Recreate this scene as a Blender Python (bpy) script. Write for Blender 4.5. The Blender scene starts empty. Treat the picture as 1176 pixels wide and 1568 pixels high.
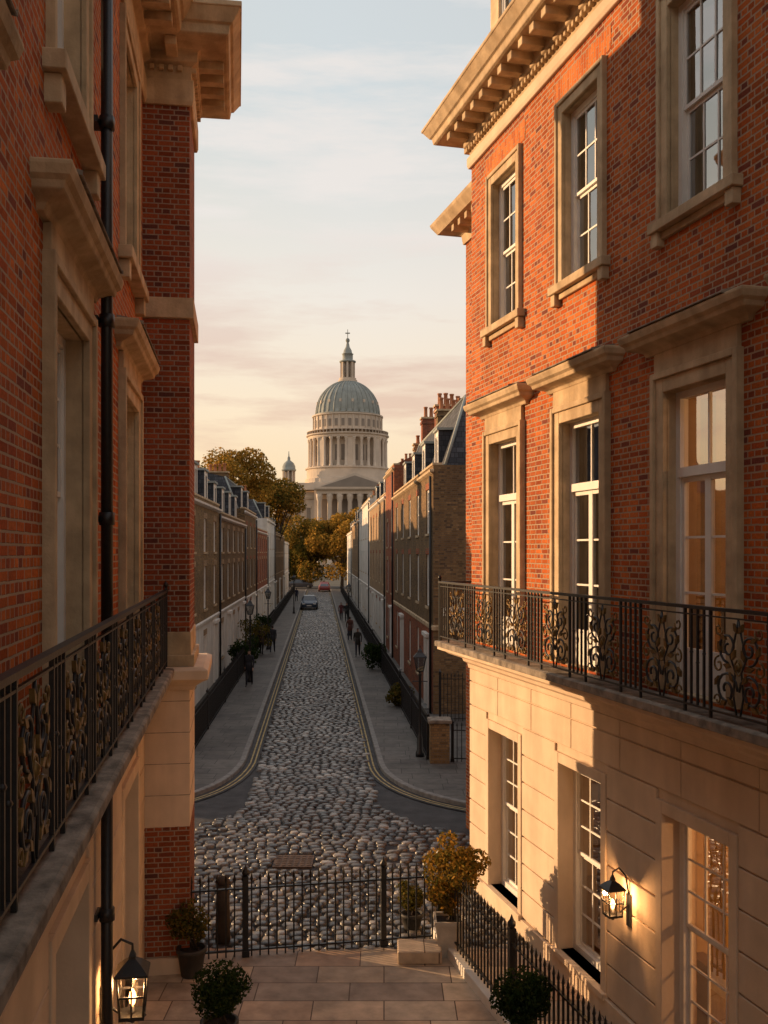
import bpy, math, random
import numpy as np
from mathutils import Vector, Matrix
random.seed(7); np.random.seed(7)
scene=bpy.context.scene
EYE=6.1
# ------------------------------------------------------------------ materials
MATS={}
class NT:
    def __init__(s,name):
        s.m=bpy.data.materials.new(name); s.m.use_nodes=True
        s.t=s.m.node_tree; s.n=s.t.nodes; s.l=s.t.links
        s.p=s.n['Principled BSDF']; MATS[name]=s.m
    def new(s,ty,**kw):
        n=s.n.new(ty)
        for k,v in kw.items(): setattr(n,k,v)
        return n
    def link(s,a,b): s.l.new(a,b)
    def noise(s,scale,detail=4,coord=None,rough=.55,vscale=None):
        n=s.new('ShaderNodeTexNoise'); n.inputs['Scale'].default_value=scale
        n.inputs['Detail'].default_value=detail; n.inputs['Roughness'].default_value=rough
        if coord is None:
            tc=s.new('ShaderNodeTexCoord'); coord=tc.outputs['Object']
        if vscale:
            mp=s.new('ShaderNodeMapping'); mp.inputs['Scale'].default_value=vscale
            s.link(coord,mp.inputs['Vector']); coord=mp.outputs[0]
        s.link(coord,n.inputs['Vector']); return n.outputs['Fac']
    def ramp(s,fac,stops):
        r=s.new('ShaderNodeValToRGB'); e=r.color_ramp.elements
        while len(e)<len(stops): e.new(.5)
        for i,(p,c) in enumerate(stops):
            e[i].position=p; e[i].color=(c[0],c[1],c[2],1) if hasattr(c,'__len__') else (c,c,c,1)
        s.link(fac,r.inputs[0]); return r.outputs[0]
    def mix(s,f,a,b,mode='MIX'):
        m=s.new('ShaderNodeMix',data_type='RGBA',blend_type=mode)
        for sock,v in ((m.inputs[0],f),(m.inputs[6],a),(m.inputs[7],b)):
            if hasattr(v,'links'): s.link(v,sock)
            elif hasattr(v,'__len__'): sock.default_value=(v[0],v[1],v[2],1)
            else: sock.default_value=v
        return m.outputs[2]
    def bump(s,h,dist,strength=1,prev=None):
        b=s.new('ShaderNodeBump'); b.inputs['Distance'].default_value=dist; b.inputs['Strength'].default_value=strength
        s.link(h,b.inputs['Height'])
        if prev is not None: s.link(prev,b.inputs['Normal'])
        return b.outputs[0]
    def fin(s,col,rough=.8,normal=None,metal=0,spec=.5):
        if hasattr(col,'links'): s.link(col,s.p.inputs['Base Color'])
        else: s.p.inputs['Base Color'].default_value=(*col,1)
        if hasattr(rough,'links'): s.link(rough,s.p.inputs['Roughness'])
        else: s.p.inputs['Roughness'].default_value=rough
        s.p.inputs['Metallic'].default_value=metal
        s.p.inputs['Specular IOR Level'].default_value=spec
        if normal is not None: s.link(normal,s.p.inputs['Normal'])
        return s.m

def plain(name,c,rough=.7,var=.25,scale=3,bump=.004,bscale=30,metal=0,spec=.3,streak=False):
    t=NT(name)
    f=t.noise(scale,5); dark=[x*(1-var) for x in c]; lite=[min(1,x*(1+var)) for x in c]
    col=t.ramp(f,[(.3,dark),(.7,lite)])
    if streak:
        g=t.noise(2.2,5,vscale=(1,1,.16)); g2=t.ramp(g,[(.40,(.55,.50,.44)),(.60,(1,1,1))])
        col=t.mix(streak,col,g2,'MULTIPLY')
    nb=t.bump(t.noise(bscale,4),bump) if bump else None
    return t.fin(col,rough,nb,metal,spec)

def brick(name,c1,c2,c3,mortar,bw=.225,rh=.075,ms=.0095,rot=False,grime=.6,bumpd=.008,spec=.08,far=False):
    t=NT(name); tc=t.new('ShaderNodeTexCoord'); uv=tc.outputs['UV']
    if rot:
        mp=t.new('ShaderNodeMapping'); mp.inputs['Rotation'].default_value=(0,0,math.pi/2); t.link(uv,mp.inputs[0]); uv=mp.outputs[0]
    nz=t.new('ShaderNodeTexNoise'); nz.inputs['Scale'].default_value=9; nz.inputs['Detail'].default_value=2; t.link(uv,nz.inputs['Vector'])
    vm=t.new('ShaderNodeVectorMath',operation='SCALE'); vm.inputs['Scale'].default_value=.011
    t.link(nz.outputs['Color'],vm.inputs[0]); va=t.new('ShaderNodeVectorMath',operation='ADD'); t.link(uv,va.inputs[0]); t.link(vm.outputs[0],va.inputs[1]); uv2=va.outputs[0]
    b=t.new('ShaderNodeTexBrick'); b.inputs['Scale'].default_value=1; b.inputs['Brick Width'].default_value=bw
    b.inputs['Row Height'].default_value=rh; b.inputs['Mortar Size'].default_value=ms; b.inputs['Mortar Smooth'].default_value=.3
    b.offset=.5; b.squash=.5 if not rot else 1; b.squash_frequency=2
    b.inputs['Color1'].default_value=(0,0,0,1); b.inputs['Color2'].default_value=(1,1,1,1); b.inputs['Mortar'].default_value=(.5,.5,.5,1)
    t.link(uv2,b.inputs['Vector'])
    col=t.ramp(b.outputs['Color'],[(0.0,c3),(.2,c1),(.55,c2),(.85,[x*.72 for x in c1]),(1.,[x*1.2 for x in c2])])
    patch=t.ramp(t.noise(.55,3),[(.52,(0,0,0)),(.68,(.6,.6,.6))])
    col=t.mix(patch,col,[c3[0]*1.1,c3[1],c3[2]])
    big=t.ramp(t.noise(.9,6),[(.3,[1-grime*.5]*3),(.65,[1.08]*3)])
    fine=t.ramp(t.noise(35,4),[(.3,[.75]*3),(.7,[1.15]*3)])
    col=t.mix(1,col,big,'MULTIPLY'); col=t.mix(1,col,fine,'MULTIPLY')
    mcol=t.mix(t.noise(3,4),mortar,[x*.6 for x in mortar])
    col=t.mix(b.outputs['Fac'],col,mcol)
    n=None
    if not far:
        inv=t.new('ShaderNodeMath',operation='SUBTRACT'); inv.inputs[0].default_value=1; t.link(b.outputs['Fac'],inv.inputs[1])
        n=t.bump(inv.outputs[0],bumpd); n=t.bump(t.noise(45,5),.005,1,n)
    return t.fin(col,.9,n,0,spec)

M_RED=brick('brick_red',(.50,.105,.026),(.61,.165,.042),(.20,.060,.042),(.52,.37,.25),ms=.0105)
M_REDSOLD=brick('brick_soldier',(.60,.17,.04),(.66,.20,.055),(.44,.11,.035),(.46,.36,.26),rot=True,ms=.006,grime=.3)
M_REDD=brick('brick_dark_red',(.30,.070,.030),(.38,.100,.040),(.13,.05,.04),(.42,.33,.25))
M_RUB=brick('brick_rubbed_red',(.32,.085,.04),(.40,.12,.055),(.16,.06,.045),(.25,.17,.12),grime=.5,far=True)
M_STOCK=brick('brick_stock',(.28,.175,.080),(.34,.215,.10),(.12,.08,.045),(.22,.17,.12),far=True)
M_BROWN=brick('brick_brown',(.21,.125,.058),(.27,.165,.078),(.09,.06,.04),(.18,.14,.10),far=True)
M_TAN=brick('brick_tan',(.40,.25,.13),(.47,.30,.16),(.24,.15,.08),(.36,.29,.22),far=True)
M_STONE=plain('stone_trim',(.56,.42,.265),.85,.2,4,.006,28,spec=.15,streak=.55)
M_ASHLAR=plain('stone_ashlar',(.67,.52,.38),.85,.09,2,.003,25,spec=.15,streak=.25)
M_COPING=plain('stone_weathered',(.24,.20,.16),.9,.5,6,.012,18,spec=.15)
M_CATH=plain('cathedral_stone',(.58,.49,.40),.9,.14,.15,0,spec=.05)
M_CATHD=plain('cathedral_shadow_stone',(.27,.23,.195),.9,.1,.2,0,spec=.05)  # darker cathedral stone: recess shade put into the colour, also serves window openings
M_LEAD=plain('lead_roof',(.29,.31,.29),.75,.18,.3,0,spec=.15)
M_WHITE=plain('white_paint',(.76,.72,.66),.5,.06,5,.001)
M_STUCCO=plain('white_stucco',(.68,.64,.58),.85,.1,1.5,0,spec=.1,streak=.3)
M_SLATE=brick('roof_slate',(.06,.065,.075),(.09,.095,.11),(.04,.045,.055),(.025,.025,.03),bw=.3,rh=.2,ms=.012,grime=.4,spec=.3,far=True)
M_IRON=plain('black_iron',(.012,.012,.013),.42,.3,20,.002,60,spec=.5)
M_GILT=plain('aged_iron_gilt',(.16,.10,.035),.38,.5,18,.002,60,metal=.5)
M_ASPH=plain('asphalt',(.055,.053,.054),.8,.35,2.5,.008,90)
M_EARTH=plain('ground_earth',(.07,.065,.05),.95,.4,.2,0)
M_KERB=plain('granite_kerb',(.20,.185,.17),.7,.3,6,.004,40)
M_YEL=plain('yellow_line_paint',(.36,.27,.12),.75,.4,8,.003,50)
M_RUST=plain('rusty_iron',(.09,.06,.045),.7,.4,12,.006,40)
M_POTW=plain('pale_planter',(.50,.44,.37),.7,.12,6,.003)
M_POTD=plain('dark_planter',(.05,.045,.04),.6,.2,6,.003)
M_TERRA=plain('terracotta',(.38,.16,.08),.8,.2,5,.003)
M_BARK=plain('bark',(.07,.05,.035),.95,.3,4,.03,8)
M_SOIL=plain('soil',(.03,.02,.015),.95,.3,9,.01,30)
M_CREAM=plain('interior_plaster',(.50,.33,.16),.8,.05,1,0)
M_CURT=plain('curtain_cloth',(.62,.42,.16),.85,.1,5,0)
M_WOOD=plain('interior_wood',(.14,.07,.035),.5,.2,5,0)
M_DOORB=plain('door_dark_paint',(.02,.025,.035),.3,.2,5,0)
def mk_paving(name,cols,bw,rh,ms=.008):
    t=NT(name); tc=t.new('ShaderNodeTexCoord'); b=t.new('ShaderNodeTexBrick'); t.link(tc.outputs['UV'],b.inputs['Vector'])
    b.inputs['Scale'].default_value=1; b.inputs['Brick Width'].default_value=bw; b.inputs['Row Height'].default_value=rh; b.inputs['Mortar Size'].default_value=ms
    b.inputs['Color1'].default_value=(0,0,0,1); b.inputs['Color2'].default_value=(1,1,1,1); b.squash=1.35; b.squash_frequency=3; b.offset=.37
    col=t.ramp(b.outputs['Color'],[(i/(len(cols)-1),c) for i,c in enumerate(cols)])
    col=t.mix(1,col,t.ramp(t.noise(4,6),[(.3,[.7]*3),(.7,[1.15]*3)]),'MULTIPLY')
    col=t.mix(1,col,t.ramp(t.noise(.6,3),[(.35,[.75]*3),(.65,[1.1]*3)]),'MULTIPLY')
    col=t.mix(b.outputs['Fac'],col,[x*.25 for x in cols[0]])
    inv=t.new('ShaderNodeMath',operation='SUBTRACT'); inv.inputs[0].default_value=1; t.link(b.outputs['Fac'],inv.inputs[1])
    n=t.bump(inv.outputs[0],.006); n=t.bump(t.noise(14,5),.006,1,n)
    return t.fin(col,.65,n,0,.3)
M_TERR=mk_paving('terrace_sandstone',[(.44,.29,.20),(.62,.47,.33),(.36,.28,.22),(.66,.52,.37),(.50,.32,.21)],.95,.55)
M_PAVE=mk_paving('york_stone_pavement',[(.095,.085,.078),(.135,.12,.106),(.11,.10,.088)],.75,.6)
def mk_cobble():
    t=NT('cobblestone'); g=t.new('ShaderNodeNewGeometry')
    col=t.ramp(g.outputs['Random Per Island'],[(0,(.035,.034,.035)),(.35,(.10,.095,.09)),(.6,(.165,.15,.135)),(.8,(.075,.064,.055)),(1,(.38,.345,.30))])
    col=t.mix(1,col,t.ramp(t.noise(.5,4),[(.3,[.6]*3),(.7,[1.2]*3)]),'MULTIPLY')
    col=t.mix(1,col,t.ramp(t.noise(30,4),[(.3,[.7]*3),(.7,[1.2]*3)]),'MULTIPLY')
    r=t.ramp(t.noise(2,3),[(.3,.20),(.7,.42)])
    return t.fin(col,r,t.bump(t.noise(28,4),.009),0,.6)
M_COB=mk_cobble()
def mk_leaf(name,stops,tr=.5):
    t=NT(name); g=t.new('ShaderNodeNewGeometry'); col=t.ramp(g.outputs['Random Per Island'],stops)
    d=t.new('ShaderNodeBsdfDiffuse'); tl=t.new('ShaderNodeBsdfTranslucent'); mx=t.new('ShaderNodeMixShader'); mx.inputs[0].default_value=tr
    t.link(col,d.inputs[0]); t.link(col,tl.inputs[0]); t.link(d.outputs[0],mx.inputs[1]); t.link(tl.outputs[0],mx.inputs[2])
    t.link(mx.outputs[0],t.n['Material Output'].inputs[0]); return t.m
M_LGREEN=mk_leaf('leaf_dark_green',[(0,(.015,.03,.010)),(.6,(.035,.06,.018)),(1,(.07,.09,.03))])
M_LAUT=mk_leaf('leaf_autumn',[(0,(.12,.10,.022)),(.4,(.28,.17,.032)),(.75,(.42,.22,.04)),(1,(.52,.31,.07))])
M_LOLIVE=mk_leaf('leaf_olive',[(0,(.05,.06,.017)),(.5,(.13,.11,.026)),(1,(.24,.16,.038))])
def mk_glass_dark():
    t=NT('window_glass_dark'); n=t.bump(t.noise(1.6,2),.01,.35)
    return t.fin((.018,.02,.022),.04,n,0,1.0)
M_GLD=mk_glass_dark()
def mk_glass():
    t=NT('window_glass'); tr=t.new('ShaderNodeBsdfTransparent'); tr.inputs[0].default_value=(.80,.80,.78,1)
    gl=t.new('ShaderNodeBsdfGlossy'); gl.inputs['Roughness'].default_value=.02
    lw=t.new('ShaderNodeFresnel'); lw.inputs[0].default_value=5.0
    n=t.bump(t.noise(1.3,2),.012,.3); t.link(n,gl.inputs['Normal']); t.link(n,lw.inputs['Normal'])
    mx=t.new('ShaderNodeMixShader'); t.link(lw.outputs[0],mx.inputs[0]); t.link(tr.outputs[0],mx.inputs[1]); t.link(gl.outputs[0],mx.inputs[2])
    t.link(mx.outputs[0],t.n['Material Output'].inputs[0]); return t.m
M_GLASS=mk_glass()
def mk_lglass():
    t=NT('lantern_glass'); tr=t.new('ShaderNodeBsdfTransparent'); tr.inputs[0].default_value=(.95,.9,.82,1)
    gl=t.new('ShaderNodeBsdfGlossy'); gl.inputs['Roughness'].default_value=.1; mx=t.new('ShaderNodeMixShader'); mx.inputs[0].default_value=.06
    t.link(tr.outputs[0],mx.inputs[1]); t.link(gl.outputs[0],mx.inputs[2]); t.link(mx.outputs[0],t.n['Material Output'].inputs[0]); return t.m
M_LGL=mk_lglass()
def mk_emit(name,c,s):
    t=NT(name); t.p.inputs['Emission Color'].default_value=(*c,1); t.p.inputs['Emission Strength'].default_value=s
    t.p.inputs['Base Color'].default_value=(*c,1); return t.m
M_BULB=mk_emit('lit_bulb',(1,.50,.17),9)
# ------------------------------------------------------------------ mesh builder
class MB:
    def __init__(s): s.v=[];s.f=[];s.mi=[];s.sm=[];s.mats=[];s.M=None
    def mat(s,m):
        if m not in s.mats: s.mats.append(m)
        return s.mats.index(m)
    def add(s,pts,faces,m,smooth=False):
        o=len(s.v)
        if s.M is not None: pts=[tuple(s.M@Vector(p)) for p in pts]
        s.v.extend(pts); k=s.mat(m)
        for f in faces: s.f.append([i+o for i in f]); s.mi.append(k); s.sm.append(smooth)
    def poly(s,pts,m): s.add(pts,[list(range(len(pts)))],m)
    def box(s,x0,x1,y0,y1,z0,z1,m):
        s.add([(x0,y0,z0),(x1,y0,z0),(x1,y1,z0),(x0,y1,z0),(x0,y0,z1),(x1,y0,z1),(x1,y1,z1),(x0,y1,z1)],
          [(3,2,1,0),(4,5,6,7),(0,1,5,4),(1,2,6,5),(2,3,7,6),(3,0,4,7)],m)
    def tube(s,pts,r,m,n=6,ref=None,smooth=True,cap=True):
        P=[Vector(p) for p in pts]; L=len(P); R=r if hasattr(r,'__len__') else [r]*L
        if ref is None:
            d=(P[-1]-P[0]); ref=Vector((0,1,0)) if abs(d.z)>abs(d.x)+abs(d.y) else Vector((0,0,1))
        else: ref=Vector(ref)
        vs=[]
        for i in range(L):
            t=(P[min(i+1,L-1)]-P[max(i-1,0)]); t=t.normalized() if t.length>1e-9 else Vector((0,0,1))
            a=(ref-ref.dot(t)*t); a=a.normalized() if a.length>1e-6 else Vector((1,0,0)); b=t.cross(a)
            for k in range(n):
                q=2*math.pi*k/n; vs.append(tuple(P[i]+(a*math.cos(q)+b*math.sin(q))*R[i]))
        fs=[(i*n+k,i*n+(k+1)%n,(i+1)*n+(k+1)%n,(i+1)*n+k) for i in range(L-1) for k in range(n)]
        if cap: fs+=[tuple(range(n))[::-1],tuple((L-1)*n+k for k in range(n))]
        s.add(vs,fs,m,smooth)
    def lathe(s,prof,c,m,n=16,smooth=True,a0=0):
        vs=[];L=len(prof)
        for r,z in prof:
            for k in range(n):
                q=2*math.pi*k/n+a0; vs.append((c[0]+r*math.cos(q),c[1]+r*math.sin(q),c[2]+z))
        fs=[(i*n+k,i*n+(k+1)%n,(i+1)*n+(k+1)%n,(i+1)*n+k) for i in range(L-1) for k in range(n)]
        fs+=[tuple(range(n))[::-1],tuple((L-1)*n+k for k in range(n))]
        s.add(vs,fs,m,smooth)
    def sweep(s,path,prof,m,closed=True,caps=True):
        P=[Vector((p[0],p[1])) for p in path]; N=[]
        for i in range(len(P)-1):
            d=(P[i+1]-P[i]).normalized(); N.append(Vector((-d.y,d.x)))
        offs=[]
        for i in range(len(P)):
            if i==0:o=N[0]
            elif i==len(P)-1:o=N[-1]
            else:
                a,b=N[i-1],N[i]; o=(a+b)/(1+a.dot(b))
            offs.append(o)
        vs=[];K=len(prof)
        for p,o in zip(P,offs):
            for (d,z) in prof: vs.append((p.x+o.x*d,p.y+o.y*d,z))
        fs=[]
        for i in range(len(P)-1):
            for k in range(K if closed else K-1):
                k2=(k+1)%K; fs.append((i*K+k,i*K+k2,(i+1)*K+k2,(i+1)*K+k)[::-1])
        if closed and caps: fs+=[tuple(range(K))[::-1],tuple((len(P)-1)*K+k for k in range(K))]
        s.add(vs,fs,m)
    def build(s,name,parent=None,mtx=None,bevel=0):
        me=bpy.data.meshes.new(name); me.from_pydata(s.v,[],s.f)
        for m in s.mats: me.materials.append(m)
        me.polygons.foreach_set('material_index',s.mi); me.polygons.foreach_set('use_smooth',s.sm)
        nl=len(me.loops); vi=np.zeros(nl,dtype=np.int32); me.loops.foreach_get('vertex_index',vi)
        co=np.zeros(len(me.vertices)*3); me.vertices.foreach_get('co',co); co=co.reshape(-1,3)[vi]
        npol=len(me.polygons); nr=np.zeros(npol*3); me.polygons.foreach_get('normal',nr); nr=np.abs(nr.reshape(-1,3))
        lt=np.zeros(npol,dtype=np.int32); me.polygons.foreach_get('loop_total',lt); nr=np.repeat(nr,lt,axis=0)
        uv=np.zeros((nl,2)); zd=(nr[:,2]>nr[:,0])&(nr[:,2]>nr[:,1]); yd=(~zd)&(nr[:,1]>=nr[:,0]); xd=(~zd)&(~yd)
        uv[zd]=co[zd][:,[0,1]]; uv[yd]=co[yd][:,[0,2]]; uv[xd]=co[xd][:,[1,2]]
        me.uv_layers.new(name='UVMap').data.foreach_set('uv',uv.ravel())
        me.update()
        ob=bpy.data.objects.new(name,me); scene.collection.objects.link(ob)
        if bevel:
            b=ob.modifiers.new('bevel','BEVEL'); b.width=bevel; b.segments=1; b.limit_method='ANGLE'; b.angle_limit=.7
        if parent is not None: ob.parent=parent
        elif mtx is not None: ob.matrix_world=mtx
        return ob
def frame(x,y,dx,dy,z=0):
    a=math.atan2(dy,dx); return Matrix.Translation((x,y,z))@Matrix.Rotation(a,4,'Z')
class Group:
    def __init__(s,name,mtx=None):
        s.e=bpy.data.objects.new(name,None); scene.collection.objects.link(s.e); s.e.empty_display_size=.5
        if mtx is not None: s.e.matrix_world=mtx
        s.parts={}
    def __getitem__(s,k):
        if k not in s.parts: s.parts[k]=MB()
        return s.parts[k]
    def finish(s,bev={}):
        for k,mb in s.parts.items():
            if mb.f: mb.build(k,s.e,bevel=bev.get(k,0))
        return s.e
# ------------------------------------------------------------------ facade helpers
def wall(mb,x0,x1,z0,z1,ops,m,y=0,rev=.2,rm=None):
    rm=rm or m
    xs=sorted(set([x0,x1]+[v for o in ops for v in (o[0],o[1]) if x0<v<x1])); zs=sorted(set([z0,z1]+[v for o in ops for v in (o[2],o[3]) if z0<v<z1]))
    for i in range(len(xs)-1):
        for j in range(len(zs)-1):
            cx=(xs[i]+xs[i+1])/2; cz=(zs[j]+zs[j+1])/2
            if any(o[0]<cx<o[1] and o[2]<cz<o[3] for o in ops): continue
            mb.poly([(xs[i+1],y,zs[j]),(xs[i],y,zs[j]),(xs[i],y,zs[j+1]),(xs[i+1],y,zs[j+1])],m)
    for a,b,c,d in ops:
        c2=max(c,z0);d2=min(d,z1)
        if c2>=d2: continue
        mb.poly([(a,y,c2),(a,y,d2),(a,y-rev,d2),(a,y-rev,c2)],rm); mb.poly([(b,y,d2),(b,y,c2),(b,y-rev,c2),(b,y-rev,d2)],rm)
        if c2==c: mb.poly([(a,y,c),(b,y,c),(b,y-rev,c),(a,y-rev,c)],rm)
        if d2==d: mb.poly([(b,y,d),(a,y,d),(a,y-rev,d),(b,y-rev,d)],rm)
def sash(fr,gl,x0,x1,z0,z1,y,cols=3,rows=2,fw=.07,bar=.022,gm=None,split=.5,m=None):
    gm=gm or M_GLD; m=m or M_WHITE
    fr.box(x0,x0+fw,y-.06,y+.05,z0,z1,m);fr.box(x1-fw,x1,y-.06,y+.05,z0,z1,m)
    fr.box(x0+fw,x1-fw,y-.06,y+.048,z1-fw,z1,m);fr.box(x0+fw,x1-fw,y-.06,y+.048,z0,z0+fw,m)
    zm=z0+(z1-z0)*split
    a,b=x0+fw,x1-fw
    for (c,d,yy) in ((z0+fw,zm,y-.03),(zm,z1-fw,y+.008)):
        s=.045
        fr.box(a,a+s,yy-.018,yy+.018,c,d,m);fr.box(b-s,b,yy-.018,yy+.018,c,d,m)
        fr.box(a+s,b-s,yy-.0175,yy+.0175,c,c+s,m);fr.box(a+s,b-s,yy-.0175,yy+.0175,d-s,d,m)
        for i in range(1,cols):
            q=a+s+(b-a-2*s)*i/cols; fr.box(q-bar/2,q+bar/2,yy-.012,yy+.012,c+s,d-s,m)
        for j in range(1,rows):
            q=c+s+(d-c-2*s)*j/rows; fr.box(a+s,b-s,yy-.011,yy+.011,q-bar/2,q+bar/2,m)
        for i in range(cols):
            for j in range(rows):
                xa=a+s+(b-a-2*s)*i/cols; xb=a+s+(b-a-2*s)*(i+1)/cols; za=c+s+(d-c-2*s)*j/rows; zb=c+s+(d-c-2*s)*(j+1)/rows
                r=[random.uniform(-.003,.003) for _ in range(3)]
                gl.poly([(xb,yy+r[0],za),(xa,yy+r[1],za),(xa,yy+r[2],zb),(xb,yy+r[0]+r[2]-r[1],zb)],gm)
def architrave(mb,x0,x1,z0,z1,w=.2,p=.07,m=None,y=0):
    m=m or M_STONE
    mb.box(x0-w,x0-w*.68,y-.02,y+p,z0,z1+w,m); mb.box(x1+w*.68,x1+w,y-.02,y+p,z0,z1+w,m); mb.box(x0-w*.68,x1+w*.68,y-.02,y+p-.002,z1+w*.68,z1+w,m)
    mb.box(x0-w*.68,x0,y-.02,y+p*.62,z0,z1+w*.68,m); mb.box(x1,x1+w*.68,y-.02,y+p*.62,z0,z1+w*.68,m); mb.box(x0,x1,y-.02,y+p*.62-.002,z1,z1+w*.68,m)
def hood(mb,x0,x1,z,h=.24,p=.3,m=None):
    m=m or M_STONE
    mb.sweep([(x0,-.02),(x0,.0),(x1,.0),(x1,-.02)],[(-.02,z),(.05,z),(.07,z+.05),(.12,z+.07),(p*.75,z+.10),(p*.8,z+.15),(p*.93,z+.18),(p,z+.24),(p,z+h+.03),(-.02,z+h+.09)],m)
    mb.sweep([(x0-.002,.0),(x1+.002,.0)],[(-.02,z+h+.095),(p+.02,z+h+.034),(p+.02,z+h+.055),(-.02,z+h+.12)],M_COPING)
# -------------- ironwork
def spiral(cx,cz,r0,turns,a0,sgn=1,n=16,rmin=.25):
    out=[]
    for i in range(n+1):
        t=i/n; r=r0*(1-(1-rmin)*t); a=a0+sgn*t*turns*2*math.pi
        out.append((cx+r*math.cos(a),0,cz+r*math.sin(a)))
    return out
def scroll_panel(mb,w=.8,h=.92):
    T=lambda pts,r=.011,m=M_IRON: mb.tube(pts,r,m,5,ref=(0,1,0))
    for s in (-1,1):
        def fx(p): return [(x*s,y,z) for x,y,z in p]
        T(fx(spiral(w*.24,h*.25,.18,1.6,math.pi*1.0,-1,20,.18)),.014,M_IRON)
        T(fx(spiral(w*.21,h*.70,.155,1.5,-math.pi*.5,1,20,.18)),.013,M_IRON)
        T(fx(spiral(w*.40,h*.50,.085,1.1,math.pi*.5,-1,12)),.011,M_GILT)
        T(fx(spiral(w*.40,h*.88,.07,1.0,math.pi,1,10)),.010,M_GILT)
        T(fx(spiral(w*.42,h*.12,.06,1.0,0,1,10)),.010,M_GILT)
        T(fx([(w*.04,0,0),(w*.1,0,h*.2),(w*.06,0,h*.45),(w*.16,0,h*.6),(w*.07,0,h*.8),(0,0,h)]),.011,M_IRON)
        for (lx,lz,an) in ((w*.13,h*.38,.9),(w*.22,h*.5,.2),(w*.1,h*.62,2.),(w*.3,h*.8,.5),(w*.3,h*.1,-.5),(w*.38,h*.68,1.2),(w*.05,h*.9,1.),(w*.44,h*.32,2.1),(w*.16,h*.12,.8)):
            d=Vector((math.cos(an),0,math.sin(an))); c=Vector((lx,0,lz)); q=Vector((-d.z,0,d.x))
            pts=[c-d*.05,c+q*.028,c+d*.065,c-q*.028]
            mb.add([(p.x*s,.014,p.z) for p in pts]+[(p.x*s,-.014,p.z) for p in pts],[(0,1,2,3),(7,6,5,4),(0,4,5,1),(1,5,6,2),(2,6,7,3),(3,7,4,0)],M_GILT)
    ring=[(.055*math.cos(a),0,h*.5+.075*math.sin(a)) for a in np.linspace(0,2*math.pi,13)]
    T(ring,.011,M_GILT); mb.lathe([(0.002,-.05),(.028,-.02),(.03,.02),(.002,.05)],(0,0,h*.5),M_GILT,8)
def balcony_rail(mb,path,z,h=1.1,panel=.84,nb=5,sp=.115):
    for (p,q) in zip(path[:-1],path[1:]):
        a=Vector(p);b=Vector(q);L=(b-a).length;d=(b-a)/L
        fr=Matrix.Translation((a.x,a.y,z))@Matrix.Rotation(math.atan2(d.y,d.x),4,'Z')
        mb.M=fr
        mb.box(-.02,L+.02,-.03,.03,h-.035,h,M_IRON); mb.box(0,L,-.012,.012,h-.1,h-.085,M_IRON); mb.box(0,L,-.013,.013,.07,.09,M_IRON)
        x=.05
        while x<L-.03:
            mb.M=fr
            for i in range(nb+1):
                xx=x+i*sp
                if xx>L-.02: break
                r=.011 if i not in (0,nb) else .014
                mb.box(xx-r,xx+r,-r,r,0 if r>.012 else .07,h-.035,M_IRON)
                if r<.012: mb.lathe([(.012,0),(.022,.02),(.012,.04)],(xx,0,.5+.1*(i%2)),M_IRON,5)
            x+=nb*sp
            if x+panel+.05<L:
                mb.M=fr@Matrix.Translation((x+panel/2+.04,0,.09)); scroll_panel(mb,panel-.04,h-.19)
                mb.M=fr; x+=panel+.08
            else: x+=sp
        mb.M=fr
        for xx in (0,L):
            mb.box(xx-.022,xx+.022,-.022,.022,-.02,h+.03,M_IRON); mb.lathe([(.01,0),(.035,.02),(.035,.05),(.005,.09)],(xx,0,h+.03),M_IRON,8)
    mb.M=None
def railing(name,p,q,z=0,h=1.1,sp=.12,posts=(),spear=True,kerb=None,r=.011):
    a=Vector(p);b=Vector(q);L=(b-a).length;d=(b-a)/L
    g=Group(name,frame(a.x,a.y,d.x,d.y,z)); mb=g['bars']
    n=max(1,int(L/sp))
    for i in range(n+1):
        x=i*L/n
        mb.box(x-r,x+r,-r,r,0,h,M_IRON)
        if spear: mb.lathe([(r*1.1,0),(r*2.1,.035),(r*1.5,.06),(.001,.13)],(x,0,h),M_IRON,4,False)
    rl=g['rails']; rl.box(-.01,L+.01,-.022,.022,h-.12,h-.095,M_IRON); rl.box(-.01,L+.01,-.02,.02,.08,.105,M_IRON)
    ps=g['posts']
    for x in posts:
        ps.box(x-.04,x+.04,-.04,.04,0,h+.08,M_IRON); ps.box(x-.055,x+.055,-.055,.055,0,.09,M_IRON); ps.lathe([(.03,0),(.055,.03),(.055,.07),(.03,.1),(.005,.17)],(x,0,h+.08),M_IRON,8)
    if kerb: g['kerb'].box(-.1,L+.1,-kerb[0]/2,kerb[0]/2,-kerb[1],-.002,kerb[2])
    return g.finish({'kerb':.01})
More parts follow.
